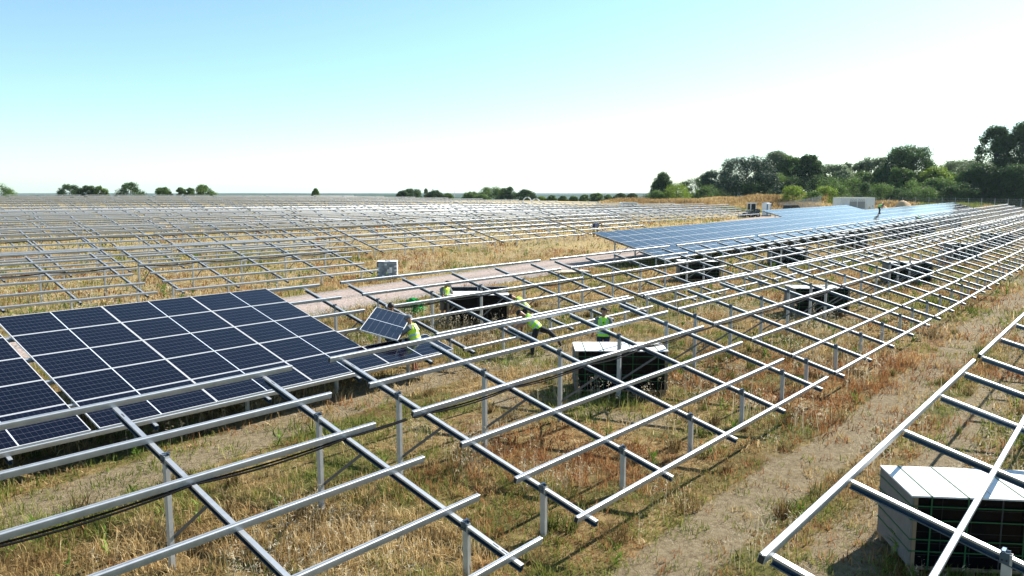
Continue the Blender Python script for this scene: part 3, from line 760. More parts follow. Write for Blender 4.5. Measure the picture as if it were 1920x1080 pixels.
# at the crate, right, bending
person(gl(978, 620), YAW+pi/2+.2, dict(pelvis=(-.16, 0, .84), chest=(.08, 0, 1.08), neck=(.24, 0, 1.20), head=(.36, 0, 1.25), gaze=(1, 0, -1.2), shL=(.16, .19, 1.13), shR=(.16, -.19, 1.13), elL=(.26, .22, .88), haL=(.36, .14, .68), elR=(.28, -.22, .88), haR=(.40, -.12, .70), hipL=(-.15, .1, .82), hipR=(-.15, -.1, .82), knL=(.03, .12, .46), knR=(.0, -.12, .46), anL=(0, .13, .09), anR=(-.05, -.13, .09)),
       'worker bending forward right of the open crate, green vest and black shorts', 'hivis', 'black_cloth', shorts=True)
# the two carriers
person(gl(777, 699), YAW+pi/2-.15, dict(pelvis=(-.06, 0, .92), chest=(.04, 0, 1.22), neck=(.10, 0, 1.40), head=(.14, 0, 1.52), gaze=(1, .3, -.5), shL=(.06, .19, 1.33), shR=(.06, -.19, 1.33), elL=(.30, .20, 1.14), haL=(.50, .12, 1.13), elR=(.26, -.16, 1.12), haR=(.42, -.02, 1.0)),
       'worker in lime vest and blue grey cap carrying the near side of the panel', 'hivis', 'black_cloth', shorts=True, boots='redbrown', cap='grey_cloth')
qf = at_depth(733, 579, 23.0)
person((qf[0], qf[1], float(ground(qf[0], qf[1]))), YAW+pi+.1, dict(chest=(.04, 0, 1.28), head=(.08, 0, 1.62), gaze=(1, -.3, -.4), elL=(.14, .25, 1.18), haL=(.42, .18, 1.18), elR=(.14, -.25, 1.2), haR=(.42, -.2, 1.28)),
       'dark clothed worker half hidden behind the far end of the carried panel', None, 'black_cloth', sleeve='black_cloth', cap=None)
# on the panels far right
def on_table(u, v, y0):
    d = ray(u, v); s = 20.0
    while s < 400:
        q = d*s; z = float(ground(q[0], y0+2.8))+ZB+(q[1]-y0)*tan(TILT)+.05
        if q[2]+ZC < z: break
        s *= 1.002
    return (q[0], q[1], z)
BEND = dict(pelvis=(-.16, 0, .84), chest=(.08, 0, 1.05), neck=(.24, 0, 1.14), head=(.37, 0, 1.17), gaze=(1, 0, -1.2), shL=(.16, .19, 1.09), shR=(.16, -.19, 1.09), elL=(.26, .22, .84), haL=(.32, .14, .60), elR=(.28, -.22, .84), haR=(.36, -.12, .62), hipL=(-.15, .1, .82), hipR=(-.15, -.1, .82), knL=(.03, .12, .46), knR=(.0, -.12, .46), anL=(0, .13, .09), anR=(-.05, -.13, .09))
person(on_table(1649, 400, 23.9), YAW-pi/2, BEND, 'far worker in green vest bending over on top of the pale panels', 'hivis2', 'black_cloth')
q = at_depth(1722, 423, 103); q[2] = float(ground(q[0], q[1]))
person(tuple(q), YAW+pi/2, dict(BEND), 'far worker in green clothes stooping among the frames beyond the crates', 'hivis2', 'khaki')

# ------------------------------------------------------------------ vehicles and site huts, far
def face_cam(u, D, z=None):
    q = at_depth(u, 540, D); return (q[0], q[1], float(ground(q[0], q[1])) if z is None else z)
# portable toilet
e = empty('portable_toilet', face_cam(1431, 133), YAW+.45, 'white and blue portable toilet at the end of the far frames', 'portable toilet')
mb = MB(); mb.box((0, 0, .08), (1.15, 1.15, .16), 0); mb.obj('skid', [M['vdark']], e)
mb = MB(); mb.box((0, 0, 1.15), (1.08, 1.08, 2.0), 0); mb.obj('cabin', [M['vwhite']], e)
mb = MB(); mb.box((-.555, .34, 1.15), (.03, .3, 1.9), 0); mb.box((-.555, -.44, 1.15), (.03, .16, 1.9), 0); mb.obj('side_panel', [M['blue']], e)
mb = MB(); mb.box((-.565, -.06, 1.1), (.04, .56, 1.85), 0); mb.obj('door', [M['vwhite']], e)
mb = MB(); mb.box((0, 0, 2.2), (1.16, 1.16, .14), 0, None, .86); mb.box((0, 0, 2.3), (.8, .8, .06), 0, None, .7); mb.obj('roof', [M['vwhite']], e)
# compact loader
e = empty('compact_loader', face_cam(1404, 129), YAW+pi/2+.25, 'dark compact loader with pale cab beside the portable toilet', 'loader')
mb = MB(); mb.box((-.1, 0, .75), (2.0, 1.2, .55), 0, None, .92); mb.box((-.95, 0, 1.05), (.7, 1.1, .5), 0, None, .8); mb.obj('body', [M['vdark']], e)
mb = MB()
for a in (-.42, .52):
    for b in (-.5, .5): mb.box((a, b, 1.7), (.09, .09, 1.3), 0)
mb.box((.05, 0, 2.36), (1.2, 1.15, .12), 0); mb.obj('cab', [M['vwhite']], e)
mb = MB(); mb.box((.05, 0, 1.75), (.9, .98, .95), 0); mb.obj('window', [M['glass']], e)
for a in (-.75, .65):
    for b in (-.68, .68):
        w = MB(); w.tube([(a, b-.14, .4), (a, b+.14, .4)], .4, 16, 0); wo = w.obj('wheel', [M['rubber']], e)
        w = MB(); s_ = .145 if b > 0 else -.145; w.tube([(a, b+s_, .4), (a, b+s_*1.08, .4)], .2, 12, 0); w.obj('rim', [M['rim']], wo)
mb = MB()
for b in (-.52, .52): mb.bar((-.7, b, 1.35), (1.3, b, .6), .1, .16, 0); mb.bar((1.3, b, .6), (1.75, b, .2), .1, .14, 0)
mb.obj('lift_arm', [M['vdark']], e); mb = MB(); mb.box((1.95, 0, .3), (.55, 1.5, .5), 0, None, .8); mb.obj('bucket', [M['vdark']], e)
def vehicle(loc, rz, label, cat, name, Lv, Wv, Hv, hood, paint, van=False):
    e = empty(name, loc, rz, label, cat); x0, x1 = -Lv/2, Lv/2; hb = .95 if not van else 1.05
    mb = MB(); pr = [(x0, .32), (x1, .32), (x1, hb*.82), (x1-.25, hb), (x0+.06, hb), (x0, hb*.9)]
    mb.extrude(pr, (0, -Wv/2, 0), (0, Wv/2, 0), (1, 0, 0), (0, 0, 1), 0, smooth=False)
    a0, a1 = x0+.10, x1-hood; mb.extrude([(a0, hb), (a1, hb), (a1-.75, Hv-.06), (a1-1.0, Hv), (a0+.35, Hv), (a0+.18, Hv-.08)], (0, -Wv/2+.09, 0), (0, Wv/2-.09, 0), (1, 0, 0), (0, 0, 1), 0, smooth=False)
    mb.obj('body', [paint], e)
    for s_ in (-1, 1):
        mb = MB(); y = s_*(Wv/2-.085); n = 2 if van else 3; xa, xb = a0+.45, a1-.75
        for k in range(n):
            f0, f1 = xa+(xb-xa)*k/n+.04, xa+(xb-xa)*(k+1)/n-.04; mb.box(((f0+f1)/2, y, (hb+Hv)/2), (f1-f0, .02, (Hv-hb)*.62), 0)
        mb.obj('window', [M['glass']], e)
    mb = MB(); mb.bar((a1-.10, 0, hb+.10), (a1-.70, 0, Hv-.14), Wv-.34, .03, 0); mb.obj('windscreen', [M['glass']], e)
    mb = MB(); mb.box((a0+.09, 0, (hb+Hv)/2+.02), (.20, Wv-.4, (Hv-hb)*.55), 0); mb.obj('rear_window', [M['glass']], e)
    for a in (x0+.85, x1-.85):
        for b in (-1, 1):
            w = MB(); w.tube([(a, b*(Wv/2-.20), .34), (a, b*(Wv/2+.01), .34)], .34, 16, 0); wo = w.obj('wheel', [M['rubber']], e)
            w = MB(); w.tube([(a, b*(Wv/2+.012), .34), (a, b*(Wv/2+.022), .34)], .2, 12, 0); w.obj('rim', [M['rim']], wo)
    for b in (-1, 1): 
        w = MB(); w.box((x1-.06, b*(Wv/2-.25), hb*.72), (.16, .3, .14), 0); w.obj('headlight', [M['vwhite']], e)
        w = MB(); w.box((x0-.004, b*(Wv/2-.14), hb*.85), (.05, .14, .26), 0); w.obj('tail_light', [M['red']], e)
    return e
vehicle(face_cam(1481, 150), YAW-pi/2+.55, 'dark car with black windows parked before the lattice fence', 'car', 'parked_car', 4.4, 1.85, 1.62, 1.05, M['vdark'])
vehicle(face_cam(1181, 158), YAW-pi/2+.1, 'white van with dark windows parked behind the far frames', 'van', 'parked_van', 5.2, 1.95, 2.25, .9, M['vwhite'], True)
# transformer station
q = face_cam(1592, 150); e = empty('transformer_station', q, YAW-pi/2+.16, 'white transformer container with grey louvres and a door at the right', 'container')
Lc, Wc, Hc = 7.1, 2.6, 2.85
mb = MB(); mb.box((0, 0, Hc/2), (Lc, Wc, Hc), 0)
for k in range(12): mb.box((-Lc/2+.12+k*.13, -Wc/2-.012, Hc/2), (.05, .03, Hc-.3), 0)
for sx in (-1, 1):
    for sy in (-1, 1): mb.box((sx*(Lc/2-.05), sy*(Wc/2-.03), Hc/2), (.16, .12, Hc+.05), 0)
mb.box((0, 0, Hc+.05), (Lc+.06, Wc+.06, .12), 0); mb.obj('shell', [M['container']], e)
for cx in (-.95, .75):
    mb = MB(); mb.box((cx, -Wc/2-.015, 1.5), (1.5, .05, 1.35), 0)
    for k in range(9): mb.box((cx, -Wc/2-.05, .92+k*.145), (1.42, .04, .05), 1)
    mb.obj('louvre', [M['vent'], M['fence']], e)
    mb = MB()
    for k in range(3): 
        a = cx-.5+.5*k; mb.bar((a-.24, -Wc/2-.02, 2.3), (a, -Wc/2-.02, 2.58), .04, .05, 0); mb.bar((a, -Wc/2-.02, 2.58), (a+.24, -Wc/2-.02, 2.3), .04, .05, 0)
    mb.obj('vent', [M['vent']], e)
mb = MB(); mb.box((2.55, -Wc/2-.02, 1.3), (1.55, .06, 2.35), 0); d = mb.obj('door', [M['container']], e)
mb = MB(); mb.box((3.15, -Wc/2-.07, 1.3), (.06, .05, .3), 0); mb.obj('handle', [M['dark']], d)
mb = MB(); y = -Wc/2-.056
mb.add([(2.25, y, .78), (2.75, y, .78), (2.5, y, 1.22)], [(0, 1, 2)], 0); mb.add([(2.31, y-.004, .82), (2.69, y-.004, .82), (2.5, y-.004, 1.14)], [(0, 1, 2)], 1); mb.add([(2.47, y-.008, .88), (2.53, y-.008, .88), (2.50, y-.008, 1.06)], [(0, 1, 2)], 0)
mb.obj('warning_sign', [M['dark'], M['yellow']], d)
# sand heaps
def heap(u, D, w, h, label):
    q = face_cam(u, D); n = 22; vs = []; rnd = random.Random(int(u))
    for i in range(n+1):
        for j in range(n+1):
            a, b = (i/n*2-1), (j/n*2-1); r = min(1, sqrt(a*a+b*b)); z = h*(1-r)**1.1*(1+.25*(vnoise(a*3+u, b*3, .6)-.5))+.12*h*(vnoise(a*9+u, b*9, .7)-.5)*(1-r)
            vs.append((a*w/2, b*w/2*.8, z-.06))
    fs = [(i*(n+1)+j, (i+1)*(n+1)+j, (i+1)*(n+1)+j+1, i*(n+1)+j+1) for i in range(n) for j in range(n)]
    o = MB().add(vs, fs, 0, True).obj('sand_heap', [M['sand']], None, 180, loc=q); tag(o, label, 'sand heap')
heap(1645, 152, 4.5, 1.9, 'pale sand heap right beside the white transformer container')
heap(1684, 150, 7.0, 2.7, 'larger brown sand heap right of the roof worker, before the fence')
# fences
def fence(pts, hgt, label, lattice=False, name='wire_fence'):
    q0 = pts[0]; e = empty(name, q0, 0, label, 'fence'); L_ = [Vector(q)-Vector(q0) for q in pts]
    for q in L_:
        mb = MB(); mb.tube([q+Vector((0, 0, -.3)), q+Vector((0, 0, hgt))], .05, 6, 0); mb.obj('post', [M['fence']], e)
    mb = MB(); rails = 8 if lattice else 6
    for a, b in zip(L_[:-1], L_[1:]):
        for k in range(rails): h = hgt*(.06+.9*k/(rails-1)); mb.bar(a+Vector((0, 0, h)), b+Vector((0, 0, h)), .035 if lattice else .012, .045 if lattice else .012, 0)
        nv = 12 if lattice else 16
        for k in range(1, nv): c_ = a.lerp(b, k/nv); mb.bar(c_+Vector((0, 0, .05)), c_+Vector((0, 0, hgt*.97)), .03 if lattice else .008, .03 if lattice else .008, 0)
    mb.obj('wire_panel', [M['fence']], e)
fp = []
for k in range(13): fp.append(face_cam(1633+24.4*k, 176-1.2*k))
fence(fp, 2.6, 'wire mesh fence with slim posts before the dark trees at right')
fp = [face_cam(1453+15.5*k, 171-3.2*k) for k in range(6)]
fp = [(a, b, c_+.28*k) for k, (a, b, c_) in enumerate(fp)]
fence(fp, 1.9, 'pale lattice fence rising to the right behind the dark car', True, 'lattice_fence')
# small things between the far frames
for (u, D, h, lab) in ((980, 176, 1.9, 'white pipe loop arching above the far frames, left one'), (996, 178, 1.4, 'smaller white pipe loop arching above the far frames, right one')):
    q = face_cam(u, D); mb = MB(); r = 1.1
    mb.tube([(0, 0, 0)]+[(r*.9-r*.9*cos(pi*i/12), 0, 1.3+h*.7*sin(pi*i/12)) for i in range(13)], .12, 8, 0); o = mb.obj('pipe_loop', [M['vwhite']], None, loc=q); o.rotation_euler = (0, 0, YAW-pi/2); tag(o, lab, 'pipe')
for (u, v, y, lab) in ((1117, 424, 43.2, 'dark inverter cabinet on a post in the frames left of the blue tables'),):
    d = ray(u, v); q = d*(y/d[1]); x = q[0]; z = float(ground(x, y)); e = empty('inverter_cabinet', (x, y, z), 0, lab, 'inverter')
    mb = MB()
    for a in (-.3, .3): mb.box((a, 0, .45), (.09, .09, 1.4), 0)
    mb.obj('leg', [M['vdark']], e); mb = MB(); mb.box((0, 0, 1.15), (.8, .3, .4), 0, None, .94); mb.obj('cabinet', [M['navy']], e)
    mb = MB(); mb.tube([(.4+.9*i/8, -.1, 1.2+.3*sin(pi*i/8)-.9*(i/8)**2) for i in range(9)], .05, 6, 0); mb.obj('cable', [M['cable']], e)

# ------------------------------------------------------------------ grassy bank at the right
BU = np.arange(1120, 2240, 10.0); BD = np.array([158, 163, 168, 173, 179, 186, 192, 205, 225, 250, 280, 320.])
def crest_v(u): return np.interp(u, [1120, 1160, 1210, 1300, 1400, 1470, 1540, 1600, 1700, 1900, 2240], [383, 379, 377, 374, 371, 367, 371, 377, 381, 386, 388])
def bank_z(u, D):
    q = at_depth(u, 540, D); g_ = float(ground(q[0], q[1])); cz = at_depth(u, float(crest_v(u)), 188)[2]
    cz = max(cz, g_+.3); f = float(sst(160, 190, D))*(1-float(sst(255, 318, D))); return q[0], q[1], g_*(1-f)+cz*f-.12*(1-f)
V = []
for u in BU:
    for D in BD:
        x, y, z = bank_z(u, D); V.append((x, y, z+.9*(vnoise(x, y, 6, 4)-.5)*(1 if 162 < D < 260 else .0)))
I = np.arange(len(V)).reshape(len(BU), len(BD)); F = np.stack([I[:-1, :-1], I[:-1, 1:], I[1:, 1:], I[1:, :-1]], -1).reshape(-1, 4)
def bank_mat():
    return mat('dry_bank', (.30, .21, .105), .95, 0, .1, noise=(.25, (.20, .16, .07), 8))
tag(link('grass_bank', np_mesh('grass_bank', np.array(V), F, [bank_mat()], 4, None, True)), kind='structure')

# ------------------------------------------------------------------ far hills
def hills(D, prof, seed, col, name='hills'):
    us = np.arange(-900, 2900, 20.0); V = []; dd = [0, .06, .14, .25, .45]
    for u in us:
        v = float(np.interp(u, [q[0] for q in prof], [q[1] for q in prof]))+ .8*(vnoise(u, 0, 90, seed)-.5)+.5*(vnoise(u, 0, 23, seed+1)-.5)
        top = at_depth(u, v, D*1.14)[2]
        for k, f in enumerate(dd):
            q = at_depth(u, 540, D*(1+f)); V.append((q[0], q[1], -23 + (top+23)*(0, .6, 1, .7, 0)[k]))
    I = np.arange(len(V)).reshape(len(us), len(dd)); F = np.stack([I[:-1, :-1], I[:-1, 1:], I[1:, 1:], I[1:, :-1]], -1).reshape(-1, 4)
    tag(link(name, np_mesh(name, np.array(V), F, [mat('far_forest', col, .95, 0, .1, noise=(.004, tuple(.7*c_ for c_ in col), 8))], 4, None, True)), kind='structure')
hills(5200, [(-900, 362.2), (500, 362.0), (1100, 362.0), (2900, 361.5)], 1, (.035, .065, .035))
hills(2600, [(-900, 365), (0, 364.5), (560, 363.5), (800, 364), (1040, 365), (1190, 362.8), (1300, 363), (2900, 364)], 5, (.03, .06, .028))
hills(1200, [(-900, 370), (0, 370), (400, 368), (720, 366.5), (860, 370), (1040, 372), (1200, 369), (2900, 370)], 9, (.03, .055, .022))

# ------------------------------------------------------------------ trees
def leaf_mat(name, cols, trans=.45):
    m = bpy.data.materials.new(name); m.use_nodes = True; t = m.node_tree; N = t.nodes.new; L = t.links.new
    b = t.nodes['Principled BSDF']; b.inputs['Roughness'].default_value = .6; b.inputs['Specular IOR Level'].default_value = .25
    a = N('ShaderNodeAttribute'); a.attribute_name = 'rnd'; r = N('ShaderNodeValToRGB'); L(a.outputs['Fac'], r.inputs[0]); e = r.color_ramp.elements
    while len(e) < len(cols): e.new(.5)
    for k, (q, c_) in enumerate(zip(e, cols)): q.position = k/(len(cols)-1); q.color = (*c_, 1)
    L(r.outputs[0], b.inputs['Base Color']); tr = N('ShaderNodeBsdfTranslucent'); mx = N('ShaderNodeMixShader'); mx.inputs[0].default_value = trans
    L(r.outputs[0], tr.inputs[0]); L(b.outputs[0], mx.inputs[1]); L(tr.outputs[0], mx.inputs[2]); L(mx.outputs[0], t.nodes['Material Output'].inputs[0]); return m
LEAF = dict(dark=leaf_mat('dark_leaves', [(0.0275, 0.05625, 0.0175), (0.05, 0.0975, 0.0275), (0.0875, 0.15, 0.04375)]),
            pine=leaf_mat('pine_needles', [(0.0225, 0.0525, 0.0275), (0.04, 0.0825, 0.04), (0.06875, 0.1187, 0.05625)], .1),
            mid=leaf_mat('mid_green_leaves', [(0.0625, 0.1125, 0.025), (0.1063, 0.1812, 0.04), (0.1625, 0.25, 0.0625)]),
            pale=leaf_mat('pale_grey_leaves', [(0.1125, 0.1562, 0.075), (0.175, 0.2313, 0.125), (0.25, 0.3063, 0.175)]),
            lime=leaf_mat('lime_leaves', [(0.1, 0.1562, 0.015), (0.1875, 0.275, 0.025), (0.2875, 0.3875, 0.05)]))
def tree(u, vt, wpx, D, kind, label, form='round', base=None, cat='tree', group=None, dens=1.0):
    rs = np.random.RandomState(int(u*7+vt*13) % 100000)
    if base is None: q = at_depth(u, 540, D); x, y = q[0], q[1]; z0 = float(ground(x, y))
    else: x, y, z0 = base
    top = at_depth(u, vt, D)[2]; H = max(1.2, top-z0); Wd = wpx/1439*D; z0 -= .1
    e = empty('shrub' if cat == 'shrub' else 'tree', (x, y, z0), 0, label, cat, group)
    lo = .02 if form in ('bush', 'thicket') else .08
    nc = int((78 if H > 6 else 30)*dens); cl = []
    for k in range(nc):
        f = lo+(1-lo)*rs.rand()**(.85); a = rs.rand()*2*pi
        if form == 'round': env = max(.35, 1-((f-.52)/.55)**2)**.5 if f > .5 else .72+.28*sin(pi*f)
        elif form == 'cone': env = 1.05*(1-f)**.8+.06
        elif form == 'bush' or form == 'thicket': env = (1-f**2.2)**.5*1.0+.05
        elif form == 'tall': env = .8+.2*sin(pi*f) if f < .72 else .25+.55*((1-f)/.28)**.6
        else: env = sin(pi*f)**.6
        r = Wd/2*env*(.35+.65*sqrt(rs.rand())); cl.append((r*cos(a), r*sin(a), f*H*.96, rs.rand()))
    n = 150 if H > 6 else 130; vs = []; rn = []
    ls = max(.26, min(.5, D/420*(.82 if H > 6 else .6)))
    cr = Wd*(.15 if nc > 40 else .19)
    for cx, cy, cz, cv in cl:
        p = rs.normal(0, 1, (n, 3)); p /= np.linalg.norm(p, axis=1)[:, None]; rad = rs.rand(n, 1)**.45
        sq = np.array([cr, cr, cr*.75])*(.7+.6*rs.rand()); c0 = np.array([cx, cy, cz])+p*rad*sq
        nrm = p+rs.normal(0, .55, (n, 3)); nrm /= np.linalg.norm(nrm, axis=1)[:, None]
        t1 = np.cross(nrm, rs.normal(0, 1, (n, 3))); t1 /= np.linalg.norm(t1, axis=1)[:, None]; t2 = np.cross(nrm, t1)
        s1 = ls*(.6+.8*rs.rand(n, 1)); s2 = s1*(.45+.2*rs.rand(n, 1))
        if form == 'cone' or kind == 'pine': s1 = s1*1.2; s2 = s2*.6
        vs.append(np.stack([c0-t1*s1*.5, c0-t2*s2*.5+nrm*s2*.2, c0+t1*s1*.5, c0+t2*s2*.5+nrm*s2*.2], 1)); rn.append(np.clip(.55*cv+.45*rs.rand(n), 0, 1))
    Vv = np.concatenate(vs).reshape(-1, 3); Vv[:, 2] = np.maximum(Vv[:, 2], .05); Fv = np.arange(len(Vv)).reshape(-1, 4); rr = np.repeat(np.concatenate(rn), 4)
    link('crown', np_mesh('crown', Vv, Fv, [LEAF[kind]], 4, {'rnd': rr}), e)
    mb = MB(); tr = max(.05, H*.022); lean = (rs.rand()-.5)*.05*H
    mb.tube([(0, 0, -.4), (lean*.2, 0, H*.2), (lean*.6, lean*.3, H*.5), (lean, lean*.5, H*.85)], [tr*1.25, tr, tr*.7, tr*.25], 8, 0)
    for k in range(0, min(nc, 16), 1):
        cx, cy, cz, _ = cl[k]; f = max(.15, min(.75, cz/H*.7)); mb.tube([(lean*f, lean*f*.4, H*f), (cx*.5+lean*f*.5, cy*.5, H*f+(cz-H*f)*.6), (cx*.95, cy*.95, cz)], [tr*.45, tr*.3, tr*.1], 5, 0)
    mb.obj('trunk', [M['bark']], e)
    return e
def btree(u, vt, wpx, D, kind, label, form='round', cat='tree', dens=1.0):
    return tree(u, vt, wpx, D, kind, label, form, bank_z(u, D), cat, 'trees and shrubs on the grassy bank', dens)
for a in [
 (1238, 326, 60, 205, 'dark', 'dark conical tree at the left end of the right hand wood', 'cone', 'tree', 1.3),
 (1264, 347, 62, 198, 'lime', 'bright lime shrub at the foot of the leftmost dark conical tree', 'bush', 'shrub', 1.0),
 (1226, 360, 36, 196, 'mid', 'low green shrub at the very left end of the grassy bank', 'bush', 'shrub', .8),
 (1292, 335, 44, 206, 'dark', 'small round dark tree right of the bright lime shrub', 'round', 'tree', 1.0),
 (1312, 358, 36, 200, 'mid', 'low green shrub under the small round dark tree', 'bush', 'shrub', .8),
 (1335, 322, 56, 210, 'pine', 'spreading pine with dark flat tiers, left of the tallest pine', 'round', 'tree', 1.2),
 (1392, 295, 96, 212, 'pine', 'broad tall dark pine in the left part of the wood', 'round', 'tree', 1.9),
 (1362, 330, 66, 204, 'pine', 'lower dark pine in front of the broad tall pine', 'thicket', 'tree', 1.2),
 (1446, 286, 62, 226, 'pale', 'thin pale tree with loose top behind the broad pine', 'tall', 'tree', 1.2),
 (1423, 325, 66, 205, 'pine', 'dark conifer thicket right of the broad pine', 'thicket', 'tree', 1.2),
 (1470, 290, 52, 224, 'mid', 'loose grey green tree between pine and dark column', 'tall', 'tree', 1.0),
 (1506, 290, 54, 214, 'dark', 'dark upright column tree left of the pale willows', 'tall', 'tree', 1.5),
 (1478, 335, 60, 206, 'dark', 'dark lower thicket beneath the dark column tree', 'thicket', 'tree', 1.2),
 (1550, 310, 66, 218, 'pale', 'pale rounded willow right of the dark column tree', 'round', 'tree', 1.3),
 (1587, 306, 46, 222, 'pale', 'pale narrow willow, second right of the dark column', 'round', 'tree', 1.0),
 (1540, 335, 74, 206, 'mid', 'mid green bushy tree in front of the pale willows', 'thicket', 'tree', 1.2),
 (1622, 296, 58, 222, 'pale', 'tall pale tree left of the big round oak', 'round', 'tree', 1.2),
 (1592, 335, 66, 204, 'mid', 'green thicket directly above the white container', 'thicket', 'tree', 1.2),
 (1690, 276, 90, 212, 'dark', 'big round dark oak standing above the middle of the wood', 'round', 'tree', 1.9),
 (1655, 325, 56, 206, 'dark', 'dark thicket left below the big round oak', 'thicket', 'tree', 1.2),
 (1678, 316, 46, 200, 'mid', 'lighter green young tree in front of the big oak', 'round', 'tree', 1.0),
 (1735, 314, 60, 204, 'lime', 'yellow green tree right below the big oak', 'round', 'tree', 1.2),
 (1748, 334, 66, 188, 'mid', 'dense round green shrub before the yellow green tree', 'bush', 'shrub', 1.3),
 (1706, 340, 56, 190, 'mid', 'rounded green shrub below the big round oak', 'bush', 'shrub', 1.0),
 (1785, 303, 86, 222, 'pale', 'broad pale grey tree left of the tall dark group', 'round', 'tree', 1.4),
 (1802, 322, 60, 196, 'mid', 'green shrubby tree left of the tall dark group', 'thicket', 'tree', 1.2),
 (1846, 238, 70, 200, 'dark', 'left tree of the tall dark group at the right edge', 'tall', 'tree', 2.4),
 (1896, 231, 84, 198, 'dark', 'tallest dark tree at the right edge', 'tall', 'tree', 2.6),
 (1828, 308, 70, 188, 'dark', 'dark thicket below the left tree of the tall group', 'thicket', 'tree', 2.0),
 (1884, 312, 90, 184, 'dark', 'dark thicket below the tallest tree at the right edge', 'thicket', 'tree', 2.2),
 (1950, 250, 90, 200, 'dark', 'tall dark tree cut by the right picture edge', 'tall', 'tree', 2.0),
 (1940, 320, 80, 184, 'dark', 'dark thicket cut by the right picture edge', 'thicket', 'tree', 1.8),
 (1326, 352, 60, 200, 'mid', 'low mixed thicket under the spreading pine', 'thicket', 'tree', 1.0),
 (1400, 345, 90, 203, 'dark', 'wide dark undergrowth at the foot of the broad pine', 'thicket', 'tree', 1.5),
 (1450, 330, 60, 208, 'mid', 'mid green thicket below the thin pale tree', 'thicket', 'tree', 1.3),
 (1516, 330, 60, 208, 'dark', 'dark thicket right beneath the upright dark column', 'thicket', 'tree', 1.3),
 (1570, 322, 56, 212, 'pale', 'pale thicket between the two pale willows', 'thicket', 'tree', 1.3),
 (1608, 325, 60, 212, 'mid', 'green thicket left below the tall pale tree', 'thicket', 'tree', 1.3),
 (1640, 318, 54, 216, 'mid', 'mid green tree between the tall pale tree and the oak', 'thicket', 'tree', 1.3),
 (1715, 330, 60, 208, 'dark', 'dark undergrowth right beneath the big round oak', 'thicket', 'tree', 1.4),
 (1765, 325, 60, 208, 'mid', 'green thicket behind the dense round shrub', 'thicket', 'tree', 1.3),
 (1640, 348, 60, 188, 'mid', 'green bushes on the slope right above the container', 'bush', 'shrub', 1.3),
 (1680, 354, 50, 184, 'dark', 'dark low bush behind the larger sand heap', 'bush', 'shrub', 1.2),
 (1720, 352, 60, 183, 'mid', 'low green bush behind the fence, below the yellow green tree', 'bush', 'shrub', 1.2),
 (1795, 345, 60, 183, 'dark', 'dark bush behind the fence, left of the tall dark thickets', 'bush', 'shrub', 1.4),
 (1540, 352, 44, 186, 'lime', 'light green bush on the bank right of the lattice fence', 'bush', 'shrub', 1.0),
 (1478, 350, 42, 178, 'lime', 'yellow green bush on the bank left of the lattice fence', 'bush', 'shrub', 1.2),
 (1516, 360, 34, 180, 'mid', 'small green bush on the bank above the lattice fence', 'bush', 'shrub', .9),
 (1612, 346, 40, 184, 'dark', 'dark pointed bush on the bank behind the white container', 'cone', 'shrub', 1.0),
 (1563, 350, 46, 190, 'mid', 'green bush on the bank left above the white container', 'bush', 'shrub', 1.0),
 (1770, 350, 50, 182, 'dark', 'dark bush before the fence left of the tall dark group', 'bush', 'shrub', 1.2),
]: btree(*a)
GT = 'distant trees beyond the field of frames'
